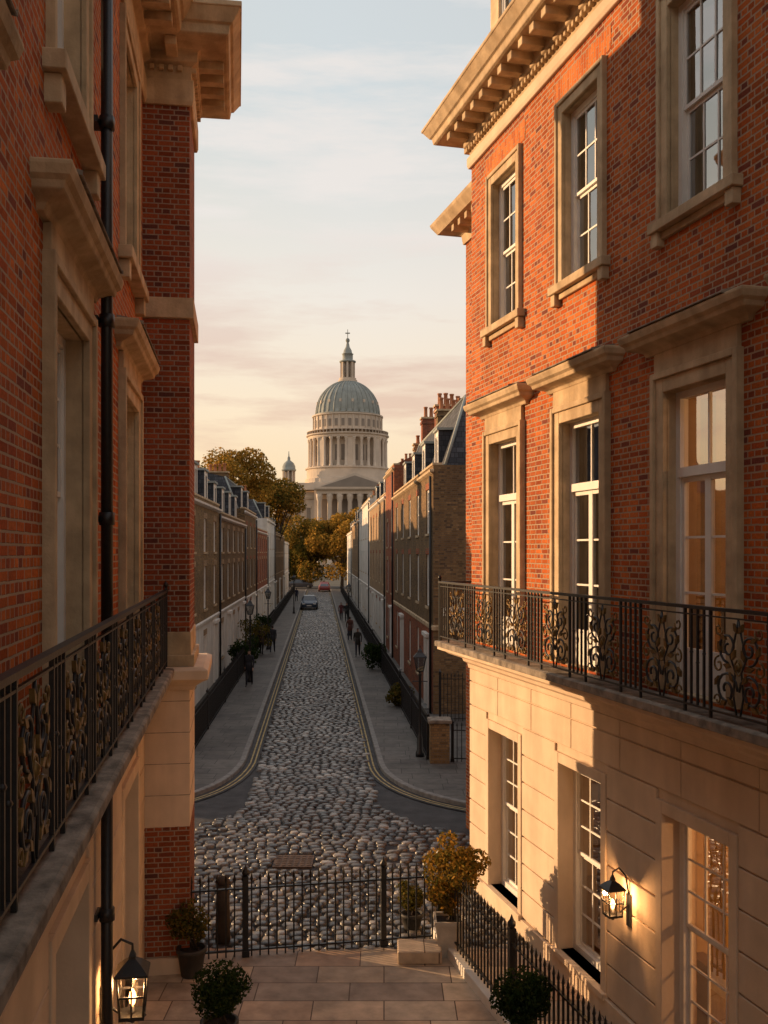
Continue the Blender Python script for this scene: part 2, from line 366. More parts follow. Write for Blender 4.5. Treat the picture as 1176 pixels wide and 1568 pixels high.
# ================================================================== RIGHT BUILDING
GB=Group('brick_mansion_building',frame(1.6,17.9,-.2587,1))
U0=-23.
cent=[-1.65-2.85*i for i in range(8)]
W=GB['walls']; T=GB['stone_trim']; F=GB['window_frames']; G=GB['window_glass']
ops1=[(c-.62,c+.62,4.5,7.95) for c in cent]; ops2=[(c-.55,c+.55,9.95,12.4) for c in cent]; ops0=[(c-.66,c+.66,.35,3.05) for c in cent]
wall(W,U0,0,4.452,13.1,ops1+ops2,M_RED,0,.26,M_STONE)
wall(W,U0,0,-.3,4.448,ops0,M_ASHLAR,0,.42,M_ASHLAR)
W.poly([(0,0,4.45),(0,-10,4.45),(0,-10,13.1),(0,0,13.1)],M_RED); W.poly([(0,0,-.3),(0,-10,-.3),(0,-10,4.45),(0,0,4.45)],M_ASHLAR)
W.poly([(U0,-10,-.3),(U0,0,-.3),(U0,0,13.1),(U0,-10,13.1)],M_RED); W.poly([(0,-10,-.3),(U0,-10,-.3),(U0,-10,13.1),(0,-10,13.1)],M_RED)
piers=[]
edges=[0.015]+[v for c in cent for v in (c+.80,c-.80)]+[U0]
for i in range(0,len(edges)-1,2): piers.append((edges[i+1],edges[i]))
z=.32; courses=[]
while z<3.95:
    h=.43; courses.append((z,min(z+h-.022,3.97))); z+=h
R=GB['rusticated_ashlar']
for k,(a,b) in enumerate(courses):
    if a<3.25:
        for x0,x1 in piers: R.box(x0,x1,-.01,.032,a,b,M_ASHLAR)
    else:
        for q in np.arange(0.015,U0,-1.42): R.box(max(U0,q-1.42+.012),q,-.01,.032,a,b,M_ASHLAR)
R.box(U0,.06,-.01,.07,-.3,.29,M_ASHLAR)
for i,c in enumerate(cent):
    o=ops0[i]; R.box(o[0]-.14,o[0],-.01,.05,.3,3.2,M_ASHLAR);R.box(o[1],o[1]+.14,-.01,.05,.3,3.2,M_ASHLAR);R.box(o[0],o[1],-.01,.048,3.05,3.2,M_ASHLAR)
    R.box(o[0]-.16,o[1]+.16,-.3,.1,.26,.35,M_ASHLAR)
    sash(F,G,o[0],o[1],o[2],o[3],-.24,3,3,.09,.024,M_GLASS,.52)
    o=ops1[i]; architrave(T,*o,w=.24,p=.09)
    T.box(o[0]-.2,o[1]+.2,-.01,.055,8.19,8.42,M_STONE); hood(T,o[0]-.34,o[1]+.34,8.42)
    zt=7.02
    y=-.17; F.box(o[0],o[0]+.09,y-.06,y+.05,o[2],o[3],M_WHITE);F.box(o[1]-.09,o[1],y-.06,y+.05,o[2],o[3],M_WHITE);F.box(o[0]+.09,o[1]-.09,y-.06,y+.048,o[3]-.08,o[3],M_WHITE)
    F.box(o[0]+.09,o[1]-.09,y-.06,y+.075,zt-.06,zt+.05,M_WHITE)
    a,b=o[0]+.09,o[1]-.09; mid=(a+b)/2
    F.box(mid-.012,mid+.012,y-.02,y+.02,zt+.05,o[3]-.08,M_WHITE)
    for xa,xb in ((a,mid),(mid,b)):
        G.poly([(xb,y,zt+.05),(xa,y,zt+.05),(xa,y,o[3]-.08),(xb,y,o[3]-.08)],M_GLASS)
        F.box(xa,xa+.055,y-.02,y+.03,o[2],zt-.06,M_WHITE);F.box(xb-.055,xb,y-.02,y+.03,o[2],zt-.06,M_WHITE)
        F.box(xa+.055,xb-.055,y-.02,y+.028,zt-.12,zt-.06,M_WHITE);F.box(xa+.055,xb-.055,y-.02,y+.028,o[2],o[2]+.5,M_WHITE)
        zz=[o[2]+.5+(zt-.12-o[2]-.5)*j/3 for j in range(4)]
        for j in (1,2): F.box(xa+.055,xb-.055,y-.012,y+.014,zz[j]-.013,zz[j]+.013,M_WHITE)
        for j in range(3):
            r=[random.uniform(-.004,.004) for _ in range(3)]
            G.poly([(xb-.055,y+r[0],zz[j]),(xa+.055,y+r[1],zz[j]),(xa+.055,y+r[2],zz[j+1]),(xb-.055,y+r[0]+r[2]-r[1],zz[j+1])],M_GLASS)
    o=ops2[i]; architrave(T,*o,w=.2,p=.07)
    T.box(o[0]-.3,o[1]+.3,-.22,.13,9.83,9.95,M_STONE); T.box(o[0]-.26,o[0]-.12,-.01,.1,9.66,9.828,M_STONE); T.box(o[1]+.12,o[1]+.26,-.01,.1,9.66,9.828,M_STONE)
    T.box(o[0]-.25,o[1]+.25,-.01,.045,9.74,9.826,M_STONE)
    sash(F,G,o[0],o[1],o[2],o[3],-.16,3,2,.08,.024,M_GLASS)
    W.box(o[0]-.32,o[1]+.32,-.01,.006,12.63,12.95,M_REDSOLD)
    for s in (-1,1):
        for (zz0,zz1,yy) in ((.36,3.0,-.62),(4.5,7.9,-.5),(9.97,12.4,-.45)):
            pts=[];n=14;x0=c+s*.66; x1=c+s*.36
            for k in range(n+1):
                x=x0+(x1-x0)*k/n; pts.append((x,yy+.045*math.sin(k*1.7)))
            vs=[(x,yv,zz0) for x,yv in pts]+[(x,yv,zz1) for x,yv in pts]
            GB['curtains'].add(vs,[(k,k+1,n+2+k,n+1+k) for k in range(n)],M_CURT if i>=2 else M_CREAM,True)
CP=[(U0,0),(0,0),(0,-10)]
T.sweep(CP,[(-.01,13.1),(.05,13.1),(.07,13.16),(.07,13.3),(-.01,13.3)],M_ASHLAR)
T.sweep(CP,[(-.01,13.302),(.03,13.302),(.03,13.45),(.12,13.5),(.12,13.64),(.16,13.66),(.52,13.68),(.56,13.70),(.58,13.80),(.62,13.82),(.72,13.96),(.74,13.97),(.74,14.02),(0,14.12),(-.01,14.12)],M_STONE)
for x in np.arange(-.1,U0,-.42): T.box(x-.08,x+.08,.11,.48,13.55,13.672,M_STONE)
for x in np.arange(.0,U0,-.13): T.box(x-.035,x+.035,.02,.1,13.40,13.475,M_STONE)
for yv in np.arange(-.1,-9,-.42): T.box(.11,.48,yv-.08,yv+.08,13.55,13.672,M_STONE)
RF=GB['roof']; RF.box(U0,-.02,-10,-.02,13.9,14.08,M_LEAD)
RF.add([(U0,-.9,14.08),(-.9,-.9,14.08),(-2.0,-2.6,16.8),(U0,-2.6,16.8),(-.9,-10,14.08),(-2.,-10,16.8)],[(1,0,3,2),(4,1,2,5)],M_SLATE)
AT=GB['attic_dormer']
for c in cent[:5]:
    c=c+.75
    wall(AT,c-.85,c+.85,14.05,17.2,[(c-.45,c+.45,14.7,16.6)],M_STONE,-.35,.15)
    AT.box(c-.85,c-.83,-3,-.352,14.05,17.2,M_STONE);AT.box(c+.83,c+.85,-3,-.352,14.05,17.2,M_STONE)
    sash(F,G,c-.45,c+.45,14.7,16.6,-.46,2,2,.06,.02,M_GLD)
    AT.sweep([(c-.88,-2),(c-.88,-.33),(c+.88,-.33),(c+.88,-2)],[(0,16.95),(.08,16.97),(.14,17.1),(.14,17.2),(0,17.25)],M_STONE)
WG=GB['rear_wing']
WG.box(.02,3.6,-9,-1.15,-.3,12.9,M_RED)
WG.sweep([(.02,-1.15),(3.6,-1.15),(3.6,-9)],[(-.01,12.9),(.05,12.9),(.08,13.1),(.16,13.15),(.5,13.22),(.62,13.4),(.64,13.46),(-.01,13.55)],M_STONE)
for x in np.arange(.3,3.6,.42): WG.box(x-.07,x+.07,-1.15,-.72,13.06,13.19,M_STONE)
B=GB['balcony']
BP=[(U0,0),(0,0),(0,-6)]
B.sweep(BP,[(-.01,3.98),(.05,3.98),(.06,4.06),(.12,4.10),(.14,4.17),(.34,4.22),(.40,4.27),(.50,4.29),(.50,4.345),(-.01,4.345)],M_ASHLAR)
B.sweep(BP,[(.02,4.347),(.54,4.347),(.54,4.44),(.50,4.452),(.02,4.456)],M_COPING)
for x in np.arange(-.1,U0,-.14): B.box(x-.035,x+.035,.05,.11,4.10,4.16,M_ASHLAR)
balcony_rail(GB['balcony_railing'],[(.46,-4),(.46,.46),(U0,.46)],4.455,1.1,.84,4)
I=GB['interior']
for (z0,z1) in ((.1,4.1),(4.4,8.9),(9.2,13.)):
    x0,x1,y0,y1=U0+.3,-.3,-5,-.44
    I.poly([(x0,y0,z0),(x1,y0,z0),(x1,y0,z1),(x0,y0,z1)],M_CREAM); I.poly([(x0,y0,z0),(x1,y0,z0),(x1,y1,z0),(x0,y1,z0)],M_WOOD)
    I.poly([(x0,y0,z1),(x1,y0,z1),(x1,y1,z1),(x0,y1,z1)],M_CREAM); I.poly([(x1,y0,z0),(x1,y1,z0),(x1,y1,z1),(x1,y0,z1)],M_CREAM)
    for xx in (-6.,-12): I.box(xx-.06,xx+.06,-5,-.5,z0,z1,M_CREAM)
    I.box(-9.6,-8.2,-4.9,-4.5,z0,z0+2.2,M_WOOD); I.box(-8.,-6.7,-2.6,-1.6,z0+.72,z0+.78,M_WOOD)
    for tx in (-7.9,-6.8):
        for ty in (-2.5,-1.7): I.box(tx-.03,tx+.03,ty-.03,ty+.03,z0,z0+.72,M_WOOD)
    for (px_,py_) in ((-8.6,-2.1),(-5.1,-3)):
        I.box(px_-.25,px_+.25,py_-.25,py_+.25,z0+.42,z0+.5,M_CURT); I.box(px_-.25,px_-.19,py_-.25,py_+.25,z0+.5,z0+1.05,M_CURT)
    I.box(-10.9,-9.9,-4.98,-4.93,z0+1.4,z0+2.3,M_WOOD); I.box(-7.7,-6.6,-4.98,-4.93,z0+1.3,z0+2.4,M_WOOD)
    I.box(-7.3,-6.07,-.9,-.7,z0+.0,z0+1.0,M_WOOD)
GB.finish({'stone_trim':.007,'rusticated_ashlar':.008,'balcony':.006})
def plight(name,loc,e,c=(1,.55,.24),r=.06):
    l=bpy.data.lights.new(name,'POINT'); l.energy=e; l.color=c; l.shadow_soft_size=r; o=bpy.data.objects.new(name,l); o.location=loc; scene.collection.objects.link(o); return o
RM=frame(1.6,17.9,-.2587,1)
plight('room_lamp',RM@Vector((-9.3,-2.2,2.7)),300,c=(1,.50,.20),r=.15); plight('room_lamp',RM@Vector((-4,-2.2,2.7)),50,r=.15)
plight('room_lamp',RM@Vector((-9.3,-2.6,7.8)),150,c=(1,.50,.20),r=.15)
k0=RM@Vector((-2.3,1.35,0)); k1=RM@Vector((-14,1.35,0))
railing('area_railing',(k0.x,k0.y),(k1.x,k1.y),.2,1.05,.125,[0,3,6,9],kerb=(.22,.2,M_WHITE))
# ================================================================== LEFT BUILDING
LMX=frame(-3.45,14,.15,-1)
GL=Group('red_brick_building',LMX)
W=GL['walls'];T=GL['stone_trim'];F=GL['window_frames'];G=GL['window_glass']
L1=24.
cent=[1.85+4.4*i for i in range(5)]
o1=[(c-.8,c+.8,4.5,7.95) for c in cent]; o2=[(c-.7,c+.7,9.6,12.2) for c in cent]; o0=[(c-.8,c+.8,.5,3.2) for c in cent]
wall(W,0,L1,4.452,12.75,o1+o2,M_RED,0,.3,M_STONE); wall(W,0,L1,-.3,4.448,o0,M_ASHLAR,0,.4,M_ASHLAR)
for i,c in enumerate(cent):
    o=o1[i]; architrave(T,*o,w=.25,p=.09); T.box(o[0]-.22,o[1]+.22,-.01,.06,8.2,8.4,M_STONE); hood(T,o[0]-.4,o[1]+.4,8.4,p=.27)
    sash(F,G,*o[:4],-.2,2,3,.1,.026,M_GLD,.6)
    o=o2[i]; architrave(T,*o,w=.22,p=.07); T.box(o[0]-.35,o[1]+.35,-.25,.16,9.46,9.6,M_STONE); T.box(o[0]-.28,o[0]-.1,-.01,.12,9.25,9.458,M_STONE);T.box(o[1]+.1,o[1]+.28,-.01,.12,9.25,9.458,M_STONE)
    sash(F,G,*o[:4],-.2,3,2,.09,.024,M_GLD)
    o=o0[i]; sash(F,G,*o[:4],-.3,3,3,.09,.024,M_GLD)
    T.box(o[0]-.15,o[0],-.01,.05,.3,3.36,M_ASHLAR);T.box(o[1],o[1]+.15,-.01,.05,.3,3.36,M_ASHLAR);T.box(o[0],o[1],-.01,.048,3.2,3.36,M_ASHLAR)
    T.box(o[0]-.2,o[1]+.2,-.3,.12,.38,.5,M_ASHLAR)
R=GL['rusticated_ashlar']; ed=[0.01]+[v for c in cent for v in (c-.96,c+.96)]+[L1]
z=.3
while z<3.9:
    for i in range(0,len(ed)-1,2):
        if z<3.3: R.box(ed[i],ed[i+1],-.01,.03,z,z+.44,M_ASHLAR)
    if z>=3.3:
        for q in np.arange(.01,L1,1.5): R.box(q,q+1.488,-.01,.03,z,min(z+.44,3.95),M_ASHLAR)
    z+=.46
R.box(0.01,L1,-.01,.07,-.3,.28,M_ASHLAR)
P=GL['pier']; py=.66; pa,pb=-1.6,0
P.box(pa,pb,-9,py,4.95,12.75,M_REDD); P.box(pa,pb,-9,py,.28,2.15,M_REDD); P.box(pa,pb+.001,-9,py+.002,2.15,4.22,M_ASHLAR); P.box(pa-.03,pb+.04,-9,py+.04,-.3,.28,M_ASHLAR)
T.box(pa-.002,pb+.02,-9,py+.02,4.46,4.95,M_STONE)
T.box(pa-.05,pb+.07,-8.9,py+.07,4.46,4.62,M_STONE)
for zz in (2.6,3.05,3.5,3.95): P.box(pa,pb+.004,-.6,py+.006,zz,zz+.012,M_COPING)
PP=[(pa,-9),(pa,py),(pb,py),(pb,0.02)]
T.sweep(PP,[(-.01,4.12),(.06,4.12),(.09,4.18),(.2,4.26),(.27,4.29),(.27,4.42),(.2,4.457),(-.01,4.457)],M_ASHLAR)
T.sweep(PP,[(-.01,9.45),(.06,9.45),(.06,9.74),(-.01,9.74)],M_STONE)
CP=[(pa,-9),(pa,py),(pb,py),(pb,0),(L1,0)]
T.sweep(CP,[(-.01,12.5),(.04,12.5),(.06,12.56),(.06,12.86),(-.01,12.86)],M_STONE)
T.sweep(CP,[(-.01,12.862),(.03,12.862),(.03,13.06),(.12,13.1),(.12,13.24),(.16,13.26),(.52,13.28),(.56,13.30),(.58,13.42),(.62,13.44),(.72,13.60),(.74,13.61),(.74,13.68),(0,13.8),(-.01,13.8)],M_STONE)
for x in np.arange(1.,L1,.42): T.box(x-.08,x+.08,.11,.48,13.15,13.272,M_STONE)
for x in (-1.45,-1.05,-.65,-.25): T.box(x-.08,x+.08,py+.11,py+.48,13.15,13.272,M_STONE)
for yv in (.0,.42): T.box(.11,.48,yv-.08,yv+.08,13.15,13.272,M_STONE)
for x in np.arange(-1.6,0,.13): T.box(x,x+.07,py+.02,py+.1,12.98,13.05,M_STONE)
for yv in np.arange(.1,.6,.13): T.box(.02,.1,yv,yv+.07,12.98,13.05,M_STONE)
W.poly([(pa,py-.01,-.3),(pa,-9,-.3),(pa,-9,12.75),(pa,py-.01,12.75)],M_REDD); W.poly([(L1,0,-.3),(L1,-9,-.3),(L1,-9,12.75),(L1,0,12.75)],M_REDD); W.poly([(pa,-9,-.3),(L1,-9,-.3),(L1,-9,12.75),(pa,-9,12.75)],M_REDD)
GL['roof'].box(pa,L1,-9,-.03,13.5,13.75,M_LEAD); GL['roof'].box(pa+.3,L1,-8.7,-.6,13.75,15.5,M_SLATE)
B=GL['balcony']
B.sweep([(.03,0),(L1,0)],[(-.01,4.0),(.04,4.0),(.06,4.07),(.1,4.1),(.12,4.18),(.3,4.22),(.36,4.28),(.42,4.3),(.42,4.355),(-.01,4.355)],M_ASHLAR)
B.sweep([(.03,0),(L1,0)],[(.02,4.357),(.46,4.357),(.46,4.44),(.43,4.456),(.02,4.46)],M_COPING)
balcony_rail(GL['balcony_railing'],[(L1,.33),(.06,.33)],4.46,1.1,.84,3)
D=GL['downpipe']; ux=(14-9.15)*1.011
D.tube([(ux,.13,4.46),(ux,.13,13.1)],.055,M_IRON,10); D.tube([(ux,.13,.1),(ux,.13,4.0)],.055,M_IRON,10)
for zz in np.arange(.8,13,1.85):
    if abs(zz-4.3)>.3: D.tube([(ux,.13,zz),(ux,.13,zz+.12)],.072,M_IRON,10); D.box(ux-.11,ux+.11,0,.06,zz+.03,zz+.09,M_IRON)
GL.finish({'stone_trim':.007,'rusticated_ashlar':.008,'balcony':.006,'pier':.004})
def lantern(name,M,s=1.):
    g=Group(name,M); b=g['lantern_body']
    y=.22*s; w=.10*s; h=.30*s
    b.box(-.05*s,.05*s,0,.02,-.16*s,.22*s,M_IRON)
    b.tube([(0,.01,.1*s),(0,.12*s,.02*s),(0,.2*s,-.04*s),(0,y,-.0*s)],.011*s,M_IRON,6,ref=(1,0,0))
    b.tube([(0,.01,.2*s),(0,.05*s,.44*s),(0,.14*s,.54*s),(0,y,.50*s),(0,y,.44*s)],.011*s,M_IRON,6,ref=(1,0,0))
    for sx in (-1,1):
        for sy in (-1,1): b.tube([(sx*w*.8,y+sy*w*.8,0),(sx*w,y+sy*w,h)],.009*s,M_IRON,4)
    for k in range(4):
        b.M=Matrix.Translation((0,y,0))@Matrix.Rotation(k*math.pi/2,4,'Z'); b.box(-.006*s,.006*s,w*.84,w*.90,0,h,M_IRON); b.box(-w*.9,w*.9,w*.84,w*.92,h*.48,h*.53,M_IRON); b.M=None
    b.lathe([(w*1.25,-.015*s),(w*1.25,.012*s)],(0,y,0),M_IRON,4,False,math.pi/4)
    b.lathe([(.015*s,-.06*s),(.03*s,-.035*s),(w,-.015*s)],(0,y,0),M_IRON,8)
    b.lathe([(w*1.65,0),(w*1.65,.015*s),(w*.9,.07*s),(w*.35,.10*s),(w*.35,.12*s),(.01,.17*s)],(0,y,h),M_IRON,4,False,math.pi/4)
    gl=g['glass_panes']
    q=[(-1,-1),(1,-1),(1,1),(-1,1)]
    for i in range(4):
        a=q[i];c=q[(i+1)%4]; gl.poly([(a[0]*w*.78,y+a[1]*w*.78,.01),(c[0]*w*.78,y+c[1]*w*.78,.01),(c[0]*w*.96,y+c[1]*w*.96,h),(a[0]*w*.96,y+a[1]*w*.96,h)],M_LGL)
    g['bulb'].lathe([(.004,.06*s),(.018*s,.075*s),(.028*s,.12*s),(.02*s,.155*s),(.004,.18*s)],(0,y,0),M_BULB,10)
    g['candle'].lathe([(.012*s,.0),(.012*s,.055*s)],(0,y,0),M_WHITE,8)
    g.finish()
    return M@Vector((0,y,.21*s))
a=lantern('wall_lantern',RM@Matrix.Translation((-5.92,.035,1.62)),1.05); plight('lantern_light',a,36,r=.04)
a=lantern('wall_lantern',LMX@Matrix.Translation((4.6,.035,1.62)),1.35); plight('lantern_light',a,30,r=.04)
# ================================================================== GROUND
SL=-.0653
def xc(Y): return -.24+SL*Y
def bez(p0,p1,p2,n=10): return [((1-t)**2*p0[0]+2*t*(1-t)*p1[0]+t*t*p2[0],(1-t)**2*p0[1]+2*t*(1-t)*p1[1]+t*t*p2[1]) for t in np.linspace(0,1,n)]
g=MB(); g.poly([(-3000,-600,-.35),(3000,-600,-.35),(3000,5000,-.35),(-3000,5000,-.35)],M_EARTH); g.build('ground')
g=MB(); g.poly([(-60,14.9,.0),(60,14.9,.0),(60,29,.0),(-60,29,.0)],M_ASPH)
g.build('cross_street_road')
g=MB(); g.poly([(xc(29)-2.3,29.002,0),(xc(29)+2.3,29.002,0),(xc(158)+2.3,158,0),(xc(158)-2.3,158,0)],M_ASPH); g.poly([(-60,158.01,0),(60,158.01,0),(60,175,0),(-60,175,0)],M_ASPH); g.build('street_road')
g=MB(); g.poly([(-40,-30,.05),(40,-30,.05),(40,15.2,.05),(-40,14.75,.05)],M_TERR); g.build('terrace_paving')
kr=[(xc(157)+1.9,157),(xc(28.5)+1.9,28.5)]+bez((xc(28)+1.9,28),(xc(25)+1.95,23.9),(3.2,22.6),12)[0:]+[(40,19.2)]
kl=[(-40,21.2),(-7.0,23.0)]+bez((-6.2,23.1),(xc(25)-2.0,23.8),(xc(28.2)-1.9,28.2),12)+[(xc(157)-1.9,157)]
for nm,k,far in (('pavement',kr,[(40,157)]),('pavement',kl,[(-40,157)])):
    gg=Group(nm); kb=gg['kerb']; kb.sweep(k,[(0,-.1),(0,.115),(.015,.13),(.15,.13),(.15,-.1)],M_KERB)
    off=[]
    P2=[Vector(p) for p in k]; N=[]
    for i in range(len(P2)-1):
        d=(P2[i+1]-P2[i]).normalized(); N.append(Vector((-d.y,d.x)))
    for i,p in enumerate(P2):
        o=N[0] if i==0 else N[-1] if i==len(P2)-1 else (N[i-1]+N[i])/(1+N[i-1].dot(N[i]))
        off.append(p+o*.151)
    pts=[(p.x,p.y,.127) for p in off]+[(f[0],f[1],.127) for f in far]
    gg['paving_slabs'].poly(pts,M_PAVE)
    ln=gg['yellow_lines']
    for d in (.12,.24): ln.sweep(k,[(-d,.03),(-d-.045,.03)],M_YEL,closed=False)
    gg['gutter'].sweep(k,[(-.0,.024),(-.36,.024)],M_ASPH,closed=False)
    gg.finish()
def cobbles():
    V=[];Fc=[]
    Y=15.0
    rng=random.random
    while Y<157:
        row=.20 if Y<60 else .24
        if Y>24: wl=wr=1.50
        elif Y>19: t=(24-Y)/5; wl=1.5+t*t*4.5; wr=1.5+t*t*4.5
        else: wl=wr=7.5
        c=xc(Y); x=c-wl+rng()*.2-.1
        while x<c+wr:
            w=random.uniform(.17,.30); 
            d=row*.88; xm=x+w/2
            if Y<26 and Y>19 and abs(xm-c)>1.5 and random.random()<.12: x+=w; continue
            if abs(xm+1.77)<.42 and abs(Y-19.2)<.42: x+=w; continue
            gap=.03; hw=w/2-gap/2; hd=d/2; h=.055+random.uniform(-.016,.016); yy=Y+random.uniform(-.014,.014)+.03*math.sin(x*1.3)
            a=random.uniform(-.12,.12); ca,sa=math.cos(a),math.sin(a); tx=random.uniform(-.07,.07); ty=random.uniform(-.11,.09)
            o=len(V)
            for (k,zz) in ((1,-.02),(.97,h-.020),(.80,h-.003),(.45,h+.005)):
                for sx,sy in ((-1,-1),(0,-1.04),(1,-1),(1.04,0),(1,1),(0,1.04),(-1,1),(-1.04,0)):
                    kk=k*(.88 if sx*sy!=0 and abs(sx)==1 else 1)
                    lx,ly=sx*hw*kk,sy*hd*kk
                    V.append((xm+lx*ca-ly*sa,yy+lx*sa+ly*ca,zz+(lx*tx+ly*ty if zz>0 else 0)))
            for r in range(3):
                for q in range(8): Fc.append((o+r*8+q,o+r*8+(q+1)%8,o+r*8+8+(q+1)%8,o+r*8+8+q))
            Fc.append(tuple(o+24+q for q in range(8)))
            x+=w
        Y+=row
    me=bpy.data.meshes.new('cobblestones'); me.from_pydata(V,[],Fc); me.materials.append(M_COB); me.polygons.foreach_set('use_smooth',[True]*len(Fc)); me.update()
    o=bpy.data.objects.new('cobblestones',me); scene.collection.objects.link(o)
cobbles()
g=MB(); g.box(-2.15,-1.39,18.84,19.56,-.02,.045,M_RUST)
for i in range(6):
    for j in range(6): g.box(-2.1+i*.12,-2.03+i*.12,18.9+j*.11,18.96+j*.11,.046,.053,M_RUST)
g.build('manhole_cover')
# ================================================================== ROW HOUSES
def house(name,side,Ya,Yb,H,bm,cols,stuc=0,rows=None,roof='mansard',dorm=0,chim=(0,1),depth=9,doors=(0,),frm=M_WHITE,lintel=None,rh=1.75,ch=3.1,gm=None):
    if side=='R':
        X0=xc(Ya)+4.4; M=frame(X0,Ya,SL,1); L=(Yb-Ya)*1.002-.01
    else:
        X0=xc(Yb)-4.6; M=frame(X0,Yb,-SL,-1); L=(Yb-Ya)*1.002-.01
    g=Group(name,M); W=g['walls'];F=g['window_frames'];G=g['window_glass'];T=g['trim'];Rf=g['roof']
    rows=rows or [(.9,2.7),(3.7,5.6),(6.4,7.9)]; gm=gm or bm
    ops=[];bay=L/cols
    for j,(a,b) in enumerate(rows):
        for i in range(cols):
            c=(i+.5)*bay
            if j==0 and (i%3 in doors):
                ops.append((c-.55,c+.55,.15,2.75,'d')); continue
            ops.append((c-.5,c+.5,a,b,'w'))
    oo=[q[:4] for q in ops]
    if stuc>0:
        wall(W,0,L,-.3,stuc,oo,M_STUCCO,0,.16,M_STUCCO); wall(W,0,L,stuc+.001,H,[q for q in oo if q[3]>stuc],bm,0,.14)
        T.sweep([(0,0),(L,0)],[(-.01,stuc-.02),(.06,stuc),(.08,stuc+.12),(-.01,stuc+.16)],M_STUCCO)
    else:
        wall(W,0,L,-.3,3.2,[q for q in oo if q[2]<3.2],gm,0,.14); wall(W,0,L,3.201,H,[q for q in oo if q[3]>3.2],bm,0,.14)
        if gm!=bm: T.sweep([(-.02,-5),(-.02,0),(L,0)],[(-.01,3.2),(.05,3.22),(.06,3.36),(-.01,3.4)],M_STONE)
    for x in (0,L):
        p=[(x,0,-.3),(x,-depth,-.3),(x,-depth,H),(x,0,H)]
        W.poly(p if x>0 else p[::-1],bm)
    W.poly([(0,-depth,-.3),(0,-depth,H),(L,-depth,H),(L,-depth,-.3)],bm)
    for q in ops:
        a,b,c,d,k=q
        if k=='w':
            sash(F,G,a,b,c,d,-.1,2 if Ya>50 else 3,2,.06,.028)
            T.box(a-.1,b+.1,-.1,.045,c-.09,c,M_STONE)
            if lintel: T.box(a-.12,b+.12,-.01,.012,d,d+.24,lintel)
        else:
            F.box(a,a+.08,-.12,.02,c,d,frm);F.box(b-.08,b,-.12,.02,c,d,frm);F.box(a+.08,b-.08,-.12,.018,d-.08,d,frm);F.box(a+.08,b-.08,-.12,-.02,2.2,2.28,frm)
            G.poly([(b-.08,-.08,2.28),(a+.08,-.08,2.28),(a+.08,-.08,d-.08),(b-.08,-.08,d-.08)],M_GLD)
            F.box(a+.08,b-.08,-.12,-.07,c,2.2,M_DOORB)
            for (z0,z1) in ((.35,1.),(1.15,2.05)):
                for (u,v) in ((a+.16,(a+b)/2-.04),((a+b)/2+.04,b-.16)): F.box(u,v,-.07,-.055,z0,z1,M_DOORB)
            T.box(a-.15,b+.15,0,.35,.0,.16,M_KERB)
            T.box(a-.14,a-.002,-.01,.08,.15,d+.1,frm);T.box(b+.002,b+.14,-.01,.08,.15,d+.1,frm);T.box(a-.2,b+.2,-.01,.16,d+.1,d+.24,frm)
    T.sweep([(0,-.01),(0,0),(L,0),(L,-.01)],[(-.01,H-.35),(.05,H-.32),(.14,H-.26),(.15,H-.18),(-.01,H-.14)],frm if stuc else M_STONE)
    T.box(-.01,L+.01,-.32,.03,H,H+.08,M_STONE)
    if roof=='mansard':
        a,b=-.4,-1.35; z0,z1=H-.2,H+rh
        x0,x1=.15,L-.15; s=.8
        v=[(x0,a,z0),(x1,a,z0),(x1-s,b,z1),(x0+s,b,z1),(x1,-depth+.4,z0),(x1-s,-depth+1.35,z1),(x0,-depth+.4,z0),(x0+s,-depth+1.35,z1),(x1-s,-depth/2,z1+.7),(x0+s,-depth/2,z1+.7)]
        Rf.add(v,[(1,0,3,2),(4,1,2,5),(6,4,5,7),(0,6,7,3),(2,3,9,8),(7,5,8,9),(5,2,8),(3,7,9)],M_SLATE)
        for (p,q) in ((1,2),(0,3)): Rf.tube([v[p],v[q]],.06,M_LEAD,6)
        Rf.tube([v[3],v[2]],.06,M_LEAD,6)
        for i in range(dorm):
            c=(i+.5)*L/dorm; D=g['dormers']
            D.box(c-.6,c-.44,-1.4,-.42,H+.05,H+1.5,M_SLATE);D.box(c+.44,c+.6,-1.4,-.42,H+.05,H+1.5,M_SLATE)
            D.box(c-.58,c-.44,-.421,-.40,H+.05,H+1.5,frm);D.box(c+.44,c+.58,-.421,-.40,H+.05,H+1.5,frm)
            D.box(c-.44,c+.44,-1.4,-.422,H+1.3,H+1.5,frm);D.box(c-.44,c+.44,-1.4,-.422,H+.05,H+.2,frm)
            D.box(c-.7,c+.7,-1.6,-.34,H+1.502,H+1.6,M_LEAD)
            sash(F,G,c-.44,c+.44,H+.2,H+1.3,-.5,2,2,.05,.025)
    else:
        zr=H+2.2
        Rf.add([(0,-.3,H-.1),(L,-.3,H-.1),(L,-depth/2,zr),(0,-depth/2,zr),(L,-depth,H-.1),(0,-depth,H-.1)],[(1,0,3,2),(5,4,2,3)],M_SLATE)
        for x in (0,L): W.poly([(x,-.02,H),(x,-depth/2,zr-.02),(x,-depth,H)],bm)
    for t in chim:
        C=g['chimney']; x=min(max(t*L,.5),L-.5); hh=H+ch; yo=random.uniform(-.9,.4)
        cm=M_BROWN if bm==M_STUCCO else bm
        C.M=Matrix.Translation((0,yo,0))
        C.box(x-.42,x+.42,-3.6,-2.0,H-.5,hh,cm); C.box(x-.48,x+.48,-3.66,-1.94,hh-.32,hh-.16,cm); C.box(x-.5,x+.5,-3.68,-1.92,hh,hh+.1,M_STONE)
        for k in range(4):
            e=random.uniform(-.12,.15)
            C.lathe([(.13,0),(.15,.05),(.12,.12),(.105,.5+e),(.135,.52+e),(.135,.6+e),(.1,.6+e)],(x,-3.3+k*.35,hh+.1),M_TERRA,10)
